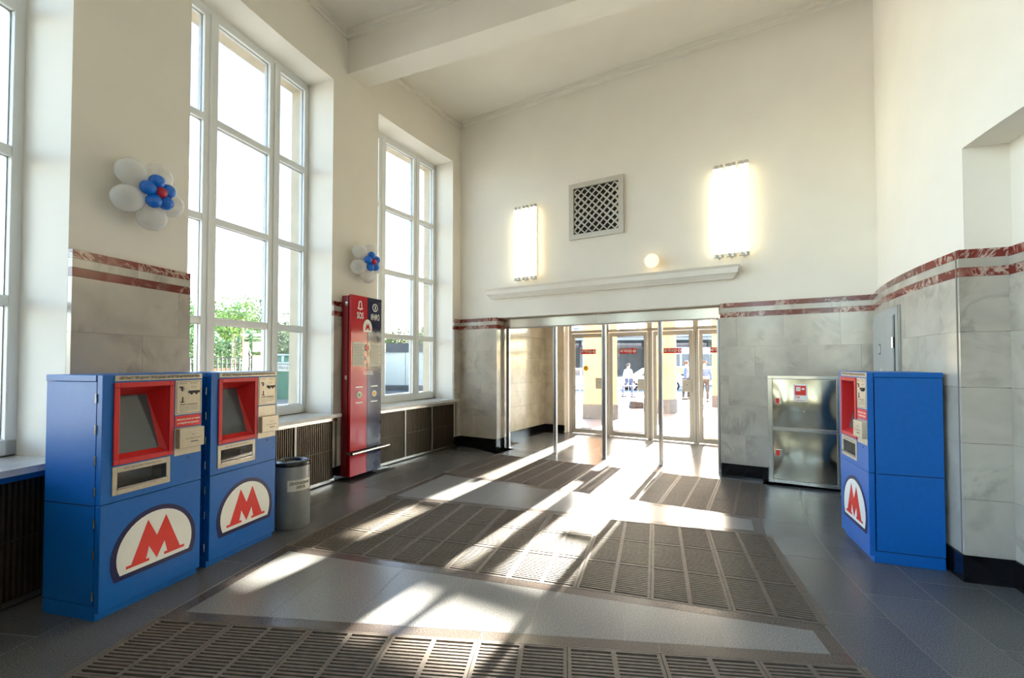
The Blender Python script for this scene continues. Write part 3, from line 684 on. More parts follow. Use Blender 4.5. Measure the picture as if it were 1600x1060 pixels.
def machine(loc, rz, label, sticker=True):
    t = tag(empty('ticket_machine', loc, rz), label, 'ticket machine', 'blue ticket machines')
    w = MWID
    b = MB().box(0, .004, .02, MDEP, .10, MH_ - .045).box(w - .004, w, .02, MDEP, .10, MH_ - .045).box(.004, w - .004, MDEP - .004, MDEP, .10, MH_ - .045).box(.004, w - .004, .02, .024, .10, .74)
    b.build('body', 'blue', t)
    MB().box(-.001, .0, .03, MDEP - .002, .727, .733).box(w, w + .001, .03, MDEP - .002, .727, .733).build('seam', 'gap', t)
    MB().box(.01, w - .01, .03, MDEP - .01, .092, .10).build('plinth_gap', 'gap', t)
    bevel(MB().box(0, w, 0, MDEP, 0, .092).build('plinth', 'blue', t), .003)
    bevel(MB().box(-.004, w + .004, .018, MDEP + .004, MH_ - .042, MH_).build('top_cap', 'blue', t), .004)
    MB().box(.004, w - .004, .012, .02, .11, MH_ - .02).build('door_gap', 'gap', t) if False else None
    # doors
    SX0, SX1, SZ0, SZ1 = .065, .47, .974, 1.517; TX0, TX1, TZ0, TZ1 = .065, .452, .778, .964
    bi = .034
    hole = (SX0 + bi, SX1 - bi, SZ0 + bi, SZ1 - bi); tray = (TX0 + .03, TX1 - .028, TZ0 + .042, TZ1 - .04)
    ud = MB().grid_box(0, w, .737, MH_ - .002, -.03, .012, [hole, tray]); up = ud.build('upper_door', 'blue', t)
    ld = bevel(MB().box(0, w, -.03, .012, .05, .731).build('lower_door', 'blue', t), .004)
    for z in (.16, .42, .62, .82, 1.02, 1.22, 1.42):
        MB().tube((-.003, .017, z - .03), (-.003, .017, z + .03), .006, n=6).build('hinge', 'steel', t)
    # screen with its deep red hood
    bz = bevel(MB().grid_box(SX0, SX1, SZ0, SZ1, -.042, -.0295, [hole]).build('screen_bezel', 'bezel', t), .004)
    x0, x1, z0, z1 = hole; yb, yt = .012, .11; xi0, xi1, zi0, zi1 = x0 + .002, x1 - .055, z0 + .03, z1 - .06
    hood = MB()
    hood.add([(x0, -.03, z0), (x1, -.03, z0), (x1, -.03, z1), (x0, -.03, z1), (xi0, yb, zi0), (xi1 + .02, yb, zi0), (xi1, yt, zi1), (xi0, yt, zi1)], [(0, 1, 5, 4), (1, 2, 6, 5), (2, 3, 7, 6), (3, 0, 4, 7)])
    hood.build('hood', 'bezel', bz)
    MB().add([(xi0, yb, zi0), (xi1 + .02, yb, zi0), (xi1, yt, zi1), (xi0, yt, zi1)], [(0, 1, 2, 3)]).build('screen', 'screen', bz)
    # ticket and change tray
    tp = bevel(MB().grid_box(TX0, TX1, TZ0, TZ1, -.036, -.0295, [tray]).build('tray_plate', 'plate', t), .002)
    a, b2, c, d = tray
    MB().add([(a, -.03, c), (b2, -.03, c), (b2, -.03, d), (a, -.03, d), (a, .10, c), (b2, .10, c), (b2, .10, d), (a, .10, d)], [(0, 1, 5, 4), (1, 2, 6, 5), (2, 3, 7, 6), (3, 0, 4, 7), (4, 5, 6, 7)]).build('tray', 'steel_dark', tp)
    MB().box(a, b2, -.045, -.03, c - .012, c + .004).build('tray_lip', 'steel', tp)
    MB().box(a, b2, -.033, -.031, c + .004, d).build('tray_flap', 'glass', tp)
    lettering('tray_lettering', 'БИЛЕТ, СДАЧА, ИНФОРМАЦИОННЫЙ ЛИСТ', .016, 'blackprint', tp, (TX0 + TX1) / 2, -.038, TZ1 - .02, width=.25)
    # engraved plates
    tl = bevel(MB().box(.072, w - .004, -.035, -.0295, 1.527, 1.564).build('title_plate', 'plate', t), .002)
    lettering('title_lettering', 'АВТОМАТ ПРОДАЖИ ПРОЕЗДНЫХ БИЛЕТОВ МЕТРОПОЛИТЕНА', .024, 'blackprint', tl, .075 + (w - .08) / 2, -.0365, 1.546, width=.585, bold=.0008)
    PX0, PX1 = .482, .697
    pl = bevel(MB().box(PX0, PX1, -.036, -.0295, 1.258, 1.517).build('coin_plate', 'plate', t), .003)
    k = MB().grid_box(PX0 + .01, PX1 - .01, 1.268, 1.507, -.0372, -.036, [(PX0 + .012, PX1 - .012, 1.27, 1.505)]); k.build('plate_border', 'blackprint', pl)
    MB().box(PX0 + .105, PX1 - .025, -.046, -.036, 1.418, 1.436).prism([(PX0 + .12, 1.418), (PX0 + .135, 1.418), (PX0 + .13, 1.406), (PX0 + .125, 1.406)], -.044, -.036).prism([(PX1 - .055, 1.418), (PX1 - .04, 1.418), (PX1 - .045, 1.406), (PX1 - .05, 1.406)], -.044, -.036).build('banknote_slot', 'blackprint', pl)
    MB().box(PX0 + .05, PX0 + .056, -.040, -.036, 1.435, 1.47).box(PX0 + .03, PX0 + .056, -.040, -.036, 1.462, 1.47).build('coin_slot', 'blackprint', pl)
    MB().box(PX0 + .055, PX0 + .06, -.040, -.036, 1.352, 1.39).box(PX0 + .04, PX0 + .07, -.040, -.036, 1.348, 1.354).build('return_lever', 'blackprint', pl)
    MB().lathe([(.018, 0), (.018, .001)], (PX0 + .055, -.036, 1.452), 16, (0, -1, 0), False).build('coin_ring', 'steel_dark', pl)
    lettering('coin_lettering', 'МОНЕТЫ', .013, 'blackprint', pl, PX0 + .058, -.0375, 1.492); lettering('coin_lettering', 'КУПЮРЫ', .013, 'blackprint', pl, PX0 + .145, -.0375, 1.492)
    for q in (1, -1): MB().prism([(PX0 + .145 + q * .026, 1.463), (PX0 + .145, 1.471), (PX0 + .145, 1.4695), (PX0 + .145 + q * .023, 1.463)], -.0372, -.036).prism([(PX0 + .145 + q * .026, 1.463), (PX0 + .145, 1.455), (PX0 + .145, 1.4565), (PX0 + .145 + q * .023, 1.463)], -.0372, -.036).build('guide_mark', 'blackprint', pl)
    lettering('rules_lettering', 'ПРАВИЛА ПОЛЬЗОВАНИЯ', .013, 'blackprint', pl, (PX0 + PX1) / 2, -.0375, 1.332, width=.14, bold=.0004)
    for q in range(5): MB().box(PX0 + .03, PX1 - (.03 if q < 4 else .12), -.0372, -.036, 1.317 - q * .009, 1.3195 - q * .009).build('rules_line', 'greyprint', pl)
    if sticker:
        st_ = MB().box(PX0 + .002, PX1 - .002, -.034, -.0295, 1.168, 1.25).build('sticker', 'redprint', t)
        lettering('sticker_lettering', 'Нажмите кнопку на экране', .019, 'whiteprint', st_, (PX0 + PX1) / 2, -.0355, 1.222, width=.19, shear=.2, bold=.0005); lettering('sticker_lettering', 'и следуйте инструкциям', .019, 'whiteprint', st_, (PX0 + PX1) / 2, -.0355, 1.195, width=.175, shear=.2, bold=.0005)
    else: bevel(MB().box(PX0 + .002, PX1 - .002, -.034, -.0295, 1.16, 1.25).build('blank_plate', 'plate', t), .002)
    cp = bevel(MB().box(PX0, PX1, -.034, -.0295, .955, 1.16).build('card_plate', 'plate', t), .003)
    cb_ = bevel(MB().box(PX0 + .012, PX1 - .001, -.07, -.034, 1.01, 1.155).build('card_box', 'plate', t), .004)
    MB().box(PX0 + .10, PX0 + .16, -.0715, -.07, 1.048, 1.054).build('card_slot', 'blackprint', cb_)
    lettering('card_lettering', 'ВСТАВЬТЕ КАРТУ', .015, 'blackprint', cb_, PX0 + .125, -.0715, 1.075)
    for q in (1, -1): MB().prism([(PX0 + .125 + q * .022, 1.113), (PX0 + .125, 1.102), (PX0 + .125, 1.1), (PX0 + .125 + q * .019, 1.113)], -.0715, -.07).build('guide_mark', 'blackprint', cb_)
    MB().box(PX0 + .10, PX0 + .125, -.032, -.0295, .925, .932).build('lock', 'blackprint', t)
    # emblem
    ex, ez = .365, .205; ew_, eh = .60, .425
    em = MB(); P = [(ex + x, ez + z) for x, z in dome(ew_, eh)]; em.prism(P, -.0325, -.0295); emb = em.build('emblem', 'navy', t)
    MB().prism([(ex + x, ez + .032 + z) for x, z in dome(ew_ - .07, eh - .064)], -.034, -.0325).build('emblem_field', 'whiteprint', emb)
    m_mesh(MB(), ex - .205, ez + .06, .41, .285, -.0355, -.034).build('emblem_letter', 'redprint', emb)
    MB().box(w - .075, w - .05, -.036, -.034, .40, .407).build('lock', 'blackprint', t)
    return t
A75 = R(75.3)
machine((-2.655, 2.95, 0), A75, 'nearest blue ticket machine beside the left picture edge, whole side in view')
machine((-2.462, 3.72, 0), R(75.6), 'second blue ticket machine beside the grey litter bin, no red sticker', sticker=False)
machine((3.236, 4.486, 0), R(-110), 'blue ticket machine by the right curved wall beside the steel cabinet')

# ------------------------------------------------------------------ litter bin
b = tag(empty('litter_bin', (-2.235, 4.70, 0)), 'grey cylindrical litter bin with black rim beside the ticket machines', 'litter bin')
MB().lathe([(.155, 0), (.162, .01), (.162, .63)], n=36).build('body', 'bin', b)
MB().lathe([(.169, .615), (.171, .635), (.169, .65), (.145, .662), (.112, .655), (.104, .60)], n=36).lathe([(.10, .55), (0, .55)], n=36).build('rim', 'blackplastic', b)
fa = math.atan2(-4.70, 2.235)   # towards the camera
lb = MB(); a0, a1 = fa - .30, fa + 1.25
vsx = []
for i in range(15):
    a = a0 + (a1 - a0) * i / 14
    for z in (.375, .485): vsx.append((.1635 * cos(a), .1635 * sin(a), z))
lb.add(vsx, [(2 * i, 2 * i + 2, 2 * i + 3, 2 * i + 1) for i in range(14)]); lab = lb.build('paper_label', 'paper', b)
def wrap_text(txt, size, width, zc, ac):
    me = text_mesh(txt, size, width, bold=.0012)
    for vtx in me.vertices:
        a = ac + vtx.co.x / .164; vtx.co = Vector((.1645 * cos(a), .1645 * sin(a), zc + vtx.co.z))
    put('label_lettering', me, 'blackprint', lab)
wrap_text('ДЛЯ ИСПОЛЬЗОВАННЫХ', .034, .215, .449, fa + .48); wrap_text('БИЛЕТОВ', .034, .085, .409, fa + .48)

# ------------------------------------------------------------------ red and navy information column
q0 = Vector((-2.26, 6.42, 0)); q1 = Vector((-2.005, 7.03, 0)); qa = math.atan2(q1.y - q0.y, q1.x - q0.x); CWD = (q1 - q0).length
c = tag(empty('information_column', q0, qa), 'tall red and navy emergency and information column between the windows', 'information column')
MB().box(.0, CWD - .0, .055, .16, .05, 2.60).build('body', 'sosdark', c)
MB().box(.02, CWD - .02, .035, .055, .06, 2.6).build('shadow_gap', 'gap', c)
bevel(MB().box(0, CWD * .52, 0, .035, .40, 2.615).build('red_panel', 'sosred', c), .004)
bevel(MB().box(CWD * .52 + .001, CWD, 0, .035, .40, 2.615).build('navy_panel', 'sosblue', c), .004)
bevel(MB().box(0, CWD * .52, .0, .035, .05, .36).build('lower_panel', 'sosred', c), .004); bevel(MB().box(CWD * .52 + .001, CWD, .0, .035, .05, .36).build('lower_panel', 'sosblue', c), .004)
MB().tube((-.02, -.05, .375), (CWD + .13, -.05, .375), .022, n=12).build('foot_rail', 'steel', c)
MB().box(0, .03, -.05, .06, .36, .385).box(CWD - .04, CWD - .01, -.05, .06, .36, .385).build('rail_bracket', 'steel_dark', c)
MB().box(-.09, CWD + .22, -.13, .18, .0, .012).build('base_plate', 'doorglass', c)
for x in (-.06, CWD + .19): MB().tube((x, -.10, .012), (x, -.10, .03), .012, n=8).build('base_bolt', 'steel', c)
X1, X2 = CWD * .28, CWD * .77
bell = [(-.052, 0), (.052, 0), (.052, .014), (.036, .034), (.036, .085), (.022, .115), (.008, .122), (-.008, .122), (-.022, .115), (-.036, .085), (-.036, .034), (-.052, .014)]
be = MB().prism([(X1 + x, 2.42 + z) for x, z in bell], -.003, 0).box(X1 - .012, X1 + .012, -.003, 0, 2.405, 2.418).build('bell_icon', 'whiteprint', c)
MB().prism([(X1 + x * .52, 2.437 + z * .72) for x, z in bell], -.0045, -.003).build('bell_inside', 'sosred', be)
lettering('sos_lettering', 'SOS', .13, 'whiteprint', c, X1, -.003, 2.325, width=.135, bold=.0025)
ri = MB().lathe([(.060, 0), (.060, .003)], (X2, 0, 2.475), 28, (0, -1, 0), False).build('info_ring', 'whiteprint', c)
MB().lathe([(.045, 0), (.045, .0045)], (X2, 0, 2.475), 28, (0, -1, 0), False).build('info_ring_inside', 'sosblue', ri)
MB().box(X2 - .011, X2 + .011, -.006, -.0045, 2.445, 2.505).build('info_mark', 'whiteprint', ri)
lettering('info_lettering', 'ИНФО', .12, 'whiteprint', c, X2, -.003, 2.325, width=.19, bold=.002)
em = MB().prism([(CWD * .52 + x, 2.10 + z) for x, z in dome(.19, .185)], -.004, 0).build('emblem', 'whiteprint', c)
m_mesh(MB(), CWD * .52 - .06, 2.128, .12, .105, -.0055, -.004).build('emblem_letter', 'sosred', em)
for x0, x1 in ((.035, .28), (CWD * .52 + .07, CWD - .02)):
    n_ = bevel(MB().box(x0, x1, -.004, 0, 1.60, 1.945).build('notice', 'paper', c), .001)
    for k in range(14): MB().box(x0 + .015, x1 - .015 - .02 * (k % 3), -.0048, -.004, 1.62 + k * .022, 1.625 + k * .022).build('notice_line', 'greyprint', n_)
sp = MB().lathe([(.052, 0), (.052, .006), (.04, .008)], (CWD * .5, 0, 1.87), 24, (0, -1, 0)).build('speaker', 'steel_dark', c)
MB().lathe([(.036, 0), (.036, .010)], (CWD * .5, 0, 1.87), 20, (0, -1, 0)).build('speaker_mesh', 'bezel', sp)
MB().box(CWD * .49 - .02, CWD * .49 + .02, -.006, 0, 1.685, 1.735).build('camera_window', 'whiteprint', c); MB().box(CWD * .5 - .008, CWD * .5 + .008, -.004, 0, 1.60, 1.625).build('indicator', 'blackprint', c)
for k in range(2): MB().box(CWD * .40, CWD * (.72 if k else .70), -.003, 0, 1.505 - k * .028, 1.515 - k * .028).build('caption_line', 'whiteprint', c)
for x, m_ in ((X1 - .01, 'green'), (X2 - .01, 'yellow')):
    bt = MB().lathe([(.048, 0), (.048, .006)], (x, 0, 1.19), 24, (0, -1, 0), False).build('call_button', 'whiteprint', c)
    MB().lathe([(.026, 0), (.026, .012), (.02, .014)], (x, 0, 1.19), 20, (0, -1, 0)).build('button_cap', m_, bt)
    for z in (1.30, 1.075): MB().box(x - .075, x + .075, -.003, 0, z - .008, z + .008).build('caption_line', 'whiteprint', c)
for z in (2.48, 1.44): MB().box(-.006, .0, .06, .10, z - .03, z + .03).build('side_latch', 'steel', c)

# ------------------------------------------------------------------ steel hydrant cabinet and grey service door
f = tag(empty('hydrant_cabinet', ew(5.235, -.11, .035), ERZ), 'polished steel fire hydrant cabinet with two doors on the end wall', 'cabinet')
FW, FH = .80, 1.44
MB().box(0, FW, .012, .11, 0, FH).build('body', 'steel_dark', f)
bevel(MB().grid_box(0, FW, 0, FH, -.008, .012, [(.055, FW - .03, .045, .70), (.055, FW - .03, .745, FH - .045)]).build('frame', 'steel', f), .003)
for z0, z1 in ((.05, .695), (.75, FH - .05)):
    dmb = MB(); nx, nz = 16, 14; x0, x1 = .06, FW - .035; vv = []
    for j in range(nz + 1):
        for i in range(nx + 1):
            u, w_ = i / nx, j / nz
            bulge = .020 * (sin(pi * u) ** .7) * (.55 + .45 * cos(2 * pi * (w_ - .5)) * .9) * 1.0 + .008 * sin(3 * pi * u) * (1 - abs(2 * w_ - 1))
            vv.append((x0 + (x1 - x0) * u, .006 - bulge, z0 + (z1 - z0) * w_))
    dmb.add(vv, [(j * (nx + 1) + i, j * (nx + 1) + i + 1, (j + 1) * (nx + 1) + i + 1, (j + 1) * (nx + 1) + i) for j in range(nz) for i in range(nx)], True)
    d = dmb.build('door', 'mirrorsteel', f)
    hz = (z0 + z1) / 2 + .03
    h_ = bevel(MB().box(.085, .165, -.028, .0, hz - .045, hz + .045).build('handle', 'steel', d), .003); h_['label'] = 'square latch with a red insert'
    MB().box(.092, .135, -.031, -.028, hz - .035, hz + .035).build('red_insert', 'redprint', d)
    MB().lathe([(.012, 0), (.012, .006)], (FW * .52, -.016, z0 + .22), 12, (0, -1, 0)).build('lock', 'steel', d)
    if z0 > .5:
        s_ = MB().box(.30, .455, -.034, -.031, z1 - .29, z1 - .06).build('hydrant_sign', 'whiteprint', d)
        MB().box(.315, .44, -.0355, -.034, z1 - .205, z1 - .078).build('sign_field', 'redprint', s_)
        MB().box(.328, .378, -.037, -.0355, z1 - .15, z1 - .095).box(.378, .40, -.037, -.0355, z1 - .125, z1 - .118).lathe([(.014, 0), (.014, .0015)], (.41, -.0355, z1 - .121), 14, (0, -1, 0), False).build('hose_icon', 'whiteprint', s_)
        for q in range(3): MB().box(.327, .380, -.038, -.037, z1 - .108 - q * .014, z1 - .105 - q * .014).build('hose_line', 'redprint', s_)
        lettering('sign_lettering', 'ПК', .042, 'redprint', s_, .345, -.0355, z1 - .235, bold=.001); MB().box(.325, .43, -.0352, -.034, z1 - .275, z1 - .268).build('sign_line', 'redprint', s_)
sdm = MB()
ta, tb = 146.3, 154.5
el = tag(empty('service_door', ORI), 'grey metal service door set in the curved marble wall behind the right ticket machine', 'service door')
MB().cbox(ta, tb, DM - .01, DM + .012, .45, 2.22, 8).build('frame', 'greypaint', el)
MB().cbox(ta + .35, tb - 1.0, DM + .012, DM + .026, .5, 2.13, 8).build('leaf', 'greypaint', el)
MB().cbox(tb - .95, tb - .85, DM + .010, DM + .016, .48, 2.14, 1).build('gap_strip', 'blackback', el)
MB().cbox(tb - .1, tb + .05, DM + .008, DM + .020, .45, 2.22, 1).build('edge_strip', 'steel_dark', el)
for z in (1.80, .85): MB().tube(pol(tb - .95, DM + .03, z) - Vector(ORI), pol(tb - .95, DM + .03, z + .11) - Vector(ORI), .013, n=8).build('hinge', 'steel', el)
MB().cbox(149.6, 150.2, DM + .026, DM + .028, 1.74, 1.86, 1).build('blue_sticker', 'navy', el); MB().cbox(149.7, 150.1, DM + .028, DM + .029, 1.76, 1.84, 1).build('sticker_field', 'paper', el)
MB().cbox(150.0, 150.7, DM + .026, DM + .028, 1.42, 1.58, 1).build('paper_sticker', 'paper', el); MB().cbox(150.2, 150.5, DM + .028, DM + .029, 1.45, 1.55, 1).build('sticker_print', 'redprint', el)

# ------------------------------------------------------------------ balloon flowers
def bal(mb, c, d, L, r):
    d = Vector(d).normalized(); prof = []
    for i in range(15):
        a = pi * i / 14; s = -cos(a); rr = r * sin(a) * (1 + .16 * s) ; prof.append((max(rr, 0 if i in (0, 14) else 1e-4), L / 2 * s))
    mb.lathe(prof, c, 20, d); c = Vector(c)
    p = c - d * L / 2; mb.tube(p - d * .012, p + d * .004, .008, .003, 6); return mb
def balloons(t, z, label, s=1.0):
    root = tag(empty('balloon_flower', pol(t, RW, z), R(t - 90)), label, 'balloons', 'balloon flowers on the window piers')
    for k in range(5):   # local: x along wall (towards increasing angle is -x), -y into the room
        a = R(65 + 72 * k); d = Vector((cos(a), -.10, sin(a)))
        bal(MB(), Vector((0, -.14, 0)) * s + d * .175 * s, d, .26 * s, .108 * s).build('white_balloon', 'whitebal', root)
    for k in range(5):
        a = R(100 + 72 * k); d = Vector((cos(a), -.25, sin(a)))
        bal(MB(), Vector((0, -.25, 0)) * s + d * .083 * s, d, .135 * s, .058 * s).build('blue_balloon', 'bluebal', root)
    bal(MB(), Vector((0, -.29, 0)) * s, (0, -1, .1), .11 * s, .045 * s).build('red_balloon', 'redbal', root)
    return root
balloons(167.75, 3.09, 'balloon flower on the pier above the nearest ticket machine')
balloons(156.4, 3.14, 'balloon flower above the red and navy information column', 1.0)

# ------------------------------------------------------------------ outside
struct(MB().box(-160, 160, -60, 220, -.5, -.12).build('ground', 'ground'))
pv = MB().box(.2, 26, 2.80, 13.5, -.12, 0.0).build('floor_portico', 'pavement', None, loc=EA, rz=ERZ); struct(pv)
rm = tag(MB().box(1.0, 4.9, 2.86, 3.55, 0.0, .012).build('painted_shade_strip', 'tyre', None, loc=EA, rz=ERZ), 'dark strip painted for the shade outside the glass doors', 'shade strip')  # near-black strip puts the shade outside the doors into colour
struct(MB().box(-1.2, 16, 3.0, 9.4, 5.5, 6.0).build('added_portico_roof', 'yellowstucco', None, loc=EA, rz=ERZ))  # unseen roof slab, added to keep sky light off the pillar fronts
def column(loc, r, label):
    c = tag(empty('column', loc), label, 'column')
    MB().lathe([(r * 1.06, 0), (r * 1.06, .42), (r * 1.0, .46)], n=32).build('plinth', 'kerbstone', c)
    MB().lathe([(r, .46), (r * .93, 5.2), (r * 1.1, 5.3), (r * 1.1, 5.5)], n=32).build('shaft', 'yellowstucco', c)
def pier(loc, w, d, rz, label):
    c = tag(empty('pillar', loc, rz), label, 'pillar')
    bevel(MB().box(-w / 2 - .03, w / 2 + .03, -d / 2 - .03, d / 2 + .03, 0, .42).build('plinth', 'kerbstone', c), .01)
    bevel(MB().box(-w / 2, w / 2, -d / 2, d / 2, .42, 5.5).build('shaft', 'yellowstucco', c), .01)
pier((2.66, 13.9, 0), .98, .8, ERZ + R(22), 'square yellow pillar outside the leftmost glass door')
column((4.98, 15.4, 0), .52, 'round yellow column seen through the third glass door')
pier((8.16, 17.28, 0), 1.02, .9, ERZ, 'square yellow pillar outside the rightmost glass door')
def barrier(loc, rz, w, label, grp='steel crowd barriers outside the doors'):
    b = tag(empty('crowd_barrier', loc, rz), label, 'barrier', grp)
    MB().path([(0, 0, .03), (0, 0, 1.0), (.08, 0, 1.08), (w - .08, 0, 1.08), (w, 0, 1.0), (w, 0, .03)], .022).build('frame', 'alu', b)
    for z in (.25, .5, .78): MB().tube((0, 0, z), (w, 0, z), .014, n=6).build('rail', 'alu', b)
    for k in range(1, int(w / .18)): MB().tube((k * .18, 0, .25), (k * .18, 0, 1.08), .009, n=5).build('bar', 'alu', b)
    for x in (0, w): MB().box(x - .02, x + .02, -.25, .25, 0, .03).build('foot', 'alu', b)
barrier((1.95, 15.6, 0), R(4), .62, 'steel crowd barrier behind the leftmost yellow pillar')
barrier((3.5, 17.2, 0), R(6), 1.6, 'steel crowd barrier behind the second glass door')
lbn = tag(empty('street_bin', (5.55, 17.6, 0)), 'pale street litter bin next to the crowd barrier outside', 'litter bin')
MB().lathe([(.2, 0), (.24, .7), (.25, .72)], n=16).build('body', 'bin', lbn); MB().lathe([(.26, .72), (.27, .78), (.2, .86), (0, .88)], n=16).build('lid', 'darkband', lbn)
bg_ = tag(empty('luggage_bag', (4.55, 16.7, 0), R(10)), 'dark bags heaped on the pavement before the crowd barrier', 'bag')
bevel(MB().hexa([(-.3, -.15, 0), (.3, -.15, 0), (.3, .15, 0), (-.3, .15, 0), (-.25, -.1, .26), (.22, -.1, .22), (.22, .1, .22), (-.25, .1, .26)]).build('body', 'trouser', bg_), .05, 3)
MB().path([(-.15, 0, .25), (-.1, 0, .38), (.08, 0, .37), (.12, 0, .23)], .012, 6).build('strap', 'trouser', bg_)
# people: skeleton chains grown into one surface
def skinmesh(name, verts, edges, rad, mat, parent, root=0):
    me = bpy.data.meshes.new(name); me.from_pydata(verts, edges, []); me.materials.append(M[mat])
    o = bpy.data.objects.new(name, me); COL.objects.link(o); o.parent = parent
    o.modifiers.new('skin', 'SKIN'); 
    if not me.skin_vertices: 
        with bpy.context.temp_override(object=o, active_object=o): pass
    sv = me.skin_vertices[0].data if me.skin_vertices else None
    if sv is not None:
        for i, r in enumerate(rad): sv[i].radius = r if isinstance(r, tuple) else (r, r)
        sv[root].use_root = True
    s = o.modifiers.new('sub', 'SUBSURF'); s.levels = 2; s.render_levels = 2
    return o
def person(loc, rz, label, top, low, step=.12, armf=.05, stripe=False, sleeves=True, bag=False):
    p = tag(empty('person', loc, rz), label, 'person')
    hip = .92; sh = 1.40
    V = [(0, 0, hip), (0, 0, 1.15), (0, 0, 1.36), (0, -.01, 1.47), (0, -.03, 1.56), (0, -.03, 1.68),
         (.09, 0, hip - .04), (.10, -step, .50), (.10, -step * .8, .08), (.10, -step * .8 - .13, .04), (-.09, 0, hip - .04), (-.10, step, .50), (-.10, step * 1.4, .08), (-.10, step * 1.4 - .13, .04),
         (.18, 0, 1.37), (.24, -armf, 1.10), (.23, -armf * 3 - .06, .87), (.23, -armf * 3 - .09, .79), (-.18, 0, 1.37), (-.24, armf, 1.10), (-.23, -.02 + armf, .87), (-.23, -.04 + armf, .79)]
    E_ = [(0, 1), (1, 2), (2, 3), (3, 4), (4, 5), (0, 6), (6, 7), (7, 8), (8, 9), (0, 10), (10, 11), (11, 12), (12, 13), (2, 14), (14, 15), (15, 16), (16, 17), (2, 18), (18, 19), (19, 20), (20, 21)]
    rd = [(.15, .11), (.14, .105), (.15, .10), .055, (.075, .09), (.07, .085), .085, .06, .045, .035, .085, .06, .045, .035, .06, .045, .035, .03, .06, .045, .035, .03]
    skinmesh('body', V, E_, rd, 'skin', p)
    J = [0, 1, 2, 14, 15, 16, 18, 19, 20]; mp = {k: i for i, k in enumerate(J)}
    JE = [(mp[a], mp[b]) for a, b in E_ if a in mp and b in mp]
    skinmesh('jacket', [V[k] for k in J], JE, [((r[0] * 1.16, r[1] * 1.2) if isinstance(r, tuple) else r * 1.3) for r in (rd[k] for k in J)], top, p)
    T = [0, 6, 7, 8, 10, 11, 12]; mp = {k: i for i, k in enumerate(T)}
    TE = [(mp[a], mp[b]) for a, b in E_ if a in mp and b in mp]
    skinmesh('trousers', [V[k] for k in T], TE, [((r[0] * 1.1, r[1] * 1.12) if isinstance(r, tuple) else r * 1.25) for r in (rd[k] for k in T)], low, p)
    hr = MB(); hr.lathe([(.0, .125), (.06, .115), (.092, .07), (.098, .02), (.09, -.03)], (0, .0, 1.61), 16); hr.build('hair', 'hair', p)
    for s in (1, -1): MB().lathe([(.0, .012), (.01, .006), (.012, 0), (0, -.012)], (s * .03, -.118, 1.63), 8).build('eye', 'trouser', p)
    MB().hexa([(-.014, -.115, 1.585), (.014, -.115, 1.585), (.012, -.14, 1.585), (-.012, -.14, 1.585), (-.008, -.112, 1.625), (.008, -.112, 1.625), (.006, -.12, 1.625), (-.006, -.12, 1.625)]).build('nose', 'skin', p)
    for s in (1, -1): MB().box(s * .10 - .045, s * .10 + .045, (-step * .8 if s > 0 else step * 1.4) - .19, (-step * .8 if s > 0 else step * 1.4) + .07, 0, .075).build('shoe', 'trouser', p)
    for k, (hx_, hy_, hz_) in enumerate((V[17], V[21])):
        for q in range(4): MB().tube((hx_, hy_ - .03 + q * .02, hz_), (hx_ * .98, hy_ - .04 + q * .018, hz_ - .075 + abs(q - 1.5) * .01), .0095, .007, 5).build('finger', 'skin', p)
        MB().tube((hx_, hy_ - .035, hz_ + .02), (hx_ * .9, hy_ - .06, hz_ - .03), .010, .008, 5).build('thumb', 'skin', p)
    if stripe: MB().lathe([(.192, 0), (.190, .05)], (0, 0, 1.02), 20).build('reflective_stripe', 'reflective', p).scale = (1, .78, 1)
    if bag: MB().path([(-.18, -.05, 1.42), (.0, -.16, 1.2), (.2, -.05, 1.0)], .018, 6).box(.17, .30, -.14, .14, .82, 1.05).build('shoulder_bag', 'trouser', p)
    return p
person((5.95, 23.5, -.12), R(30), 'person in a white shirt and jeans with a shoulder bag walking past the barriers', 'shirt', 'jean', .2, .06, bag=True)
person((7.75, 20.4, -.0), R(70), 'person in a blue jacket half hidden by the third door', 'jacket', 'trouser', .1, .05)
person((8.15, 19.4, -.0), R(-20), 'person in a dark blue jacket with a reflective stripe facing the doors', 'jacket', 'trouser', .07, .02, stripe=True)
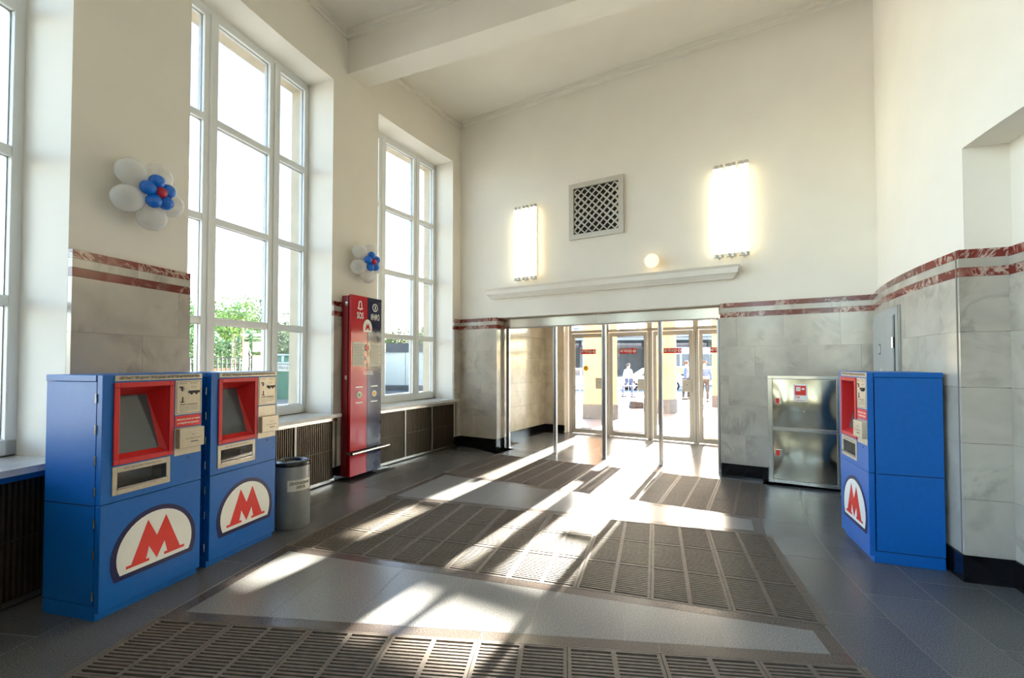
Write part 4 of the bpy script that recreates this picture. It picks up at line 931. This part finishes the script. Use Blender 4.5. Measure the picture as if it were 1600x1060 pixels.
# street
rd_ = struct(MB().box(-60, 120, 26, 44, -.13, -.10).build('street', 'asphalt'))
def car(loc, rz, mat, label, s=1.0):
    c = tag(empty('car', loc, rz), label, 'car'); L, w = 4.3 * s, 1.72
    body = [(-L / 2, .28), (L / 2, .28), (L / 2, .62), (L / 2 - .12, .78), (L * .22, .90), (-L * .40, .92), (-L / 2, .85)]
    bevel(MB().prism(body, -w / 2, w / 2).build('body', mat, c), .06, 3)
    cab = [(-L * .43, .90), (L * .24, .88), (L * .07, 1.40), (-L * .30, 1.42)]
    bevel(MB().prism(cab, -w / 2 + .1, w / 2 - .1).build('cabin', mat, c), .05, 3)
    MB().prism([(-L * .36, .95), (-L * .05, .95), (-L * .05, 1.34), (-L * .28, 1.35)], -w / 2 + .09, w / 2 - .09).prism([(-L * .02, .95), (L * .19, .95), (L * .06, 1.34), (-L * .02, 1.34)], -w / 2 + .09, w / 2 - .09).build('side_window', 'windowdark', c)
    MB().hexa([(L * .245, -w / 2 + .16, .90), (L * .245, w / 2 - .16, .90), (L * .235, w / 2 - .16, .90), (L * .235, -w / 2 + .16, .90), (L * .085, -w / 2 + .2, 1.37), (L * .085, w / 2 - .2, 1.37), (L * .075, w / 2 - .2, 1.37), (L * .075, -w / 2 + .2, 1.37)]).build('windscreen', 'windowdark', c)
    for x in (-L * .30, L * .31):
        for y in (-w / 2 + .08, w / 2 - .08):
            wh = MB().lathe([(.31, -.1), (.31, .1)], (x, y, .31), 18, (0, 1, 0), False).build('wheel', 'tyre', c)
            MB().lathe([(.18, -.105), (.18, .105)], (x, y, .31), 14, (0, 1, 0), False).build('hub', 'alu', wh)
    for y in (-.6, .6): MB().box(L / 2 - .02, L / 2 + .01, y - .16, y + .16, .6, .72).build('headlight', 'whiteprint', c)
    return c
car((4.2, 30.0, -.12), R(185), 'carwhite', 'white car in the street behind the walking person')
car((8.9, 29.6, -.12), R(180), 'carwhite', 'pale car in the street right of the walking person')
car((4.4, 36.0, -.12), R(5), 'carblue', 'pale blue car in the farther street lane behind the second door')
bu = tag(empty('bus', (16.2, 36.5, -.12), R(3)), 'yellow and white bus in the street behind the blue jackets', 'bus')
bevel(MB().box(-5, 5, -1.2, 1.2, .35, 1.35).build('lower_body', 'busyellow', bu), .08, 2); bevel(MB().box(-5, 5, -1.2, 1.2, 1.35, 2.95).build('upper_body', 'carwhite', bu), .12, 2)
for k in range(7): MB().box(-4.6 + k * 1.34, -3.4 + k * 1.34, -1.215, -1.195, 1.5, 2.45).build('window', 'windowdark', bu)
for x in (-3.2, 3.1): MB().lathe([(.46, -.14), (.46, .14)], (x, -1.1, .46), 18, (0, 1, 0), False).build('wheel', 'tyre', bu)
# overpass
ov = tag(empty('overpass', (15, 62, -.12), R(-6)), 'grey concrete road overpass crossing behind the street', 'overpass')
MB().box(-16, 60, -5, 5, 4.6, 5.6).box(-16, 60, -5.4, -5, 5.0, 5.9).build('deck', 'concrete', ov)
for x in range(-14, 60, 9):
    MB().box(x - .6, x + .6, -4, -2.8, 0, 4.6).box(x - .6, x + .6, 2.8, 4, 0, 4.6).box(x - .7, x + .7, -4.6, 4.6, 4.0, 4.6).build('pier', 'concrete', ov)
for k in range(76):
    MB().box(-16 + k - .04, -16 + k + .04, -5.3, -5.2, 5.9, 6.9).build('rail_post', 'alu', ov)
for z in (6.3, 6.9): MB().box(-16, 60, -5.3, -5.22, z - .05, z + .05).build('rail', 'alu', ov)
MB().box(-16, 60, 5.5, 6, 0, 4.8).build('back_wall', 'darkband', ov)
ct = tag(empty('city_building', (10, 105, -.12), R(-8)), 'pale multi storey building far behind the overpass', 'building')
MB().box(-14, 12, 0, 12, 0, 17).build('wall', 'citywall', ct); MB().box(-14.4, 12.4, -.4, 12.4, 17, 17.8).build('cornice', 'citywall', ct)
wm = MB().box(-.75, .75, -.06, .02, 0, 1.9).mesh('window')
for i in range(9):
    for k in range(5): put('window', wm, 'windowdark', ct, loc=(-12.4 + i * 2.85, 0, 1.6 + k * 3.1))
sg = tag(empty('billboard', (10.8, 54.5, -.12), R(-6)), 'roadside hoarding with orange and red discs on the overpass', 'hoarding')
MB().box(-1.6, 1.6, -.1, .1, 6.2, 7.9).build('board', 'whiteprint', sg); MB().tube((0, .2, 0), (0, .2, 7), .12).build('mast', 'alu', sg)
MB().lathe([(.5, 0), (.5, .04)], (-.5, -.1, 6.9), 24, (0, -1, 0), False).build('disc', 'orange', sg); MB().lathe([(.55, 0), (.55, .05)], (.4, -.1, 6.95), 24, (0, -1, 0), False).build('disc', 'redprint', sg)
# yard seen through the tall windows
def tree(loc, h, rx, mat, label, seed, nl=9000):
    rnd = random.Random(seed); t = tag(empty('tree', loc), label, 'tree', 'trees beyond the windows')
    tr = MB().tube((0, 0, 0), (.05, 0, h * .45), .16, .11, 8)
    for k in range(6):
        a = k * 1.05 + rnd.random(); tr.tube((.03, 0, h * (.25 + .03 * k)), (cos(a) * rx * .6, sin(a) * rx * .6, h * (.5 + .05 * k)), .07, .02, 6)
    tr.build('trunk', 'bark', t)
    f = MB(); blobs = []
    for k in range(22):
        a = rnd.random() * 2 * pi; q = rnd.random() ** .6; blobs.append((cos(a) * rx * q * .75, sin(a) * rx * q * .75, h * (.13 + .74 * rnd.random() * (1 - .3 * q)), rx * (.30 + .18 * rnd.random())))
    for k in range(nl):
        bx, by, bz, br = rnd.choice(blobs); d = Vector((rnd.gauss(0, 1), rnd.gauss(0, 1), rnd.gauss(0, 1))).normalized() * br * (rnd.random() ** .33)
        c = Vector((bx, by, bz)) + Vector((d.x, d.y, d.z * .85)); u = Vector((rnd.gauss(0, 1), rnd.gauss(0, 1), rnd.gauss(0, 1))).normalized(); w = u.orthogonal().normalized(); s = .06 + .05 * rnd.random()
        f.v += [tuple(c + u * s), tuple(c + w * s * .6), tuple(c - u * s), tuple(c - w * s * .6)]; n = len(f.v); f.f.append((n - 4, n - 3, n - 2, n - 1)); f.sm.append(False)
    me = bpy.data.meshes.new('foliage'); me.from_pydata(f.v, [], f.f); o = put('foliage', me, mat, t); o['kind'] = 'stuff'
    return t
tree((-19.6, 28.3, -.12), 6.4, 3.1, 'leaf', 'bushy tree at the left edge of the middle window', 1)
tree((-17.0, 29.0, -.12), 6.9, 3.3, 'leaf', 'tallest tree in the middle window behind the iron fence', 2, 12000)
tree((-14.6, 31, -.12), 4.9, 2.6, 'leaf', 'lower tree right of the tallest tree in the middle window', 3)
tree((-17.4, 35, -.12), 5.9, 3.0, 'leaf2', 'dark tree above the green container', 4)
tree((-12.6, 48, -.12), 6.6, 3.6, 'leaf', 'left tree in the far window above the white kiosk', 5)
tree((-9.0, 50, -.12), 5.9, 3.4, 'leaf2', 'middle tree in the far window above the white kiosk', 6)
tree((-6.6, 42, -.12), 6.4, 2.5, 'leaf2', 'right tree in the narrow pane of the far window', 7)
hg = tag(empty('hedge', (-17.5, 23.2, -.12), R(24)), 'leafy green hedge filling the view behind the iron fence', 'hedge')
rnd = random.Random(99); hv, hf = [], []
for k in range(18000):
    cx_ = rnd.random() * 7.2; c = Vector((cx_, rnd.uniform(-.5, .5), .1 + (3.3 + .35 * sin(cx_ * 1.7) + .2 * sin(cx_ * 4.1)) * rnd.random() ** .9))
    u = Vector((rnd.gauss(0, 1), rnd.gauss(0, 1), rnd.gauss(0, 1))).normalized(); w = u.orthogonal().normalized(); q = .05 + .05 * rnd.random()
    hv += [tuple(c + u * q), tuple(c + w * q * .6), tuple(c - u * q), tuple(c - w * q * .6)]; n_ = len(hv); hf.append((n_ - 4, n_ - 3, n_ - 2, n_ - 1))
me = bpy.data.meshes.new('foliage'); me.from_pydata(hv, [], hf); put('foliage', me, 'leaf2', hg)['kind'] = 'stuff'
hs_ = MB()
for k in range(14): hs_.tube((.25 + k * .5, 0, 0), (.3 + k * .5, 0, 1.9), .03, .012, 5)
hs_.build('stems', 'bark', hg)
fn = tag(empty('iron_fence', (-13.4, 17.2, -.12), R(20)), 'dark wrought iron fence outside the middle window', 'fence')
MB().box(0, 3.75, -.02, .02, 1.94, 1.98).box(0, 3.75, -.02, .02, 1.70, 1.73).box(0, 3.75, -.02, .02, .2, .24).build('rail', 'ironfence', fn)
pk = MB().box(-.022, .022, -.02, .02, .1, 1.95).mesh('picket')
for k in range(25): put('picket', pk, 'ironfence', fn, loc=(k * .15 + .07, 0, 0))
po = MB().box(-.05, .05, -.05, .05, 0, 2.02).lathe([(.05, 2.02), (.085, 2.09), (.04, 2.17), (.065, 2.23), (0, 2.42)], n=10).mesh('post')
for k in range(3): put('post', po, 'ironfence', fn, loc=(k * 1.25 + .6, 0, 0))
rs = tag(empty('red_crate', (-14.0, 22.0, -.12), R(20)), 'orange red plastic road block behind the iron fence', 'road block')
bevel(MB().prism([(-.9, 0), (.9, 0), (.9, .3), (.6, 1.5), (-.6, 1.5), (-.9, .3)], -.3, .3).build('block', 'orange', rs), .04); MB().box(-.62, .62, -.31, .31, .9, 1.1).build('white_strip', 'whiteprint', rs)
gc = tag(empty('container', (-11.5, 22.2, -.12), R(18)), 'green shipping container outside beside the window jamb', 'container')
MB().box(0, 4, 0, 2.2, 0, 1.72).build('body', 'greencont', gc); MB().box(-.05, 4.05, -.05, 2.25, 1.72, 1.80).build('rim', 'whitewall', gc); MB().box(0, 4, .02, 2.2, 1.80, 2.12).build('upper_band', 'greencont', gc)
MB().box(-.05, 4.05, -.05, 2.25, 2.12, 2.19).build('roof_rim', 'whitewall', gc)
for k in range(12): MB().box(.15 + k * .33, .2 + k * .33, -.03, 0, .15, 1.72).build('rib', 'greencont', gc)
for k in range(5): MB().box(.3 + k * .7, .42 + k * .7, -.01, .02, 1.82, 2.1).build('window_bar', 'whitewall', gc)
gs = MB().box(.05, .75, -.05, -.03, 1.35, 1.68).build('number_board', 'paper', gc); lettering('board_lettering', '7616', .22, 'blackprint', gs, .4, -.055, 1.51)
kk = tag(empty('kiosk', (-9.6, 29.0, -.12), R(-4)), 'white panelled kiosk with a dark roof band outside the far window', 'kiosk')
MB().box(0, 4.2, 0, 3, .35, 2.42).build('body', 'whitewall', kk); MB().box(-.1, 4.25, -.12, 3.1, 2.42, 3.0).build('fascia', 'darkband', kk); MB().box(-.05, 4.2, -.05, 3, 0, .35).build('plinth', 'darkband', kk)
for x in (.2, 1.55, 2.9, 3.65): MB().box(x, x + .03, -.02, 0, .35, 2.42).build('panel_joint', 'darkband', kk)
for k in range(4): MB().box(3.62, 4.2, -.015, 0, .72 + k * .42, .74 + k * .42).build('panel_joint', 'darkband', kk)
MB().box(.25, 3.6, -.012, 0, .4, 2.36).build('panel', 'whiteprint', kk)
lp = tag(empty('street_lamp', (-4.9, 31.5, -.12)), 'thin curved street lamp post beside the kiosk', 'street lamp')
MB().path([(0, 0, 0), (0, 0, 4.2), (-.1, 0, 4.45), (-.35, 0, 4.5), (-.5, 0, 4.35)], .035, 8).build('post', 'alu', lp)
MB().lathe([(.02, .12), (.11, .06), (.13, 0)], (-.5, 0, 4.25), 12).build('lamp_head', 'alu', lp)
sg2 = tag(empty('striped_pole', (-9.4, 16.0, -.12)), 'thin orange and white pole outside the middle window', 'pole')
MB().tube((0, 0, 0), (0, 0, 3.3), .02).build('pole', 'orange', sg2)
MB().tube((0, 0, .4), (0, 0, .9), .022).tube((0, 0, 1.4), (0, 0, 1.9), .022).build('white_band', 'whiteprint', sg2)
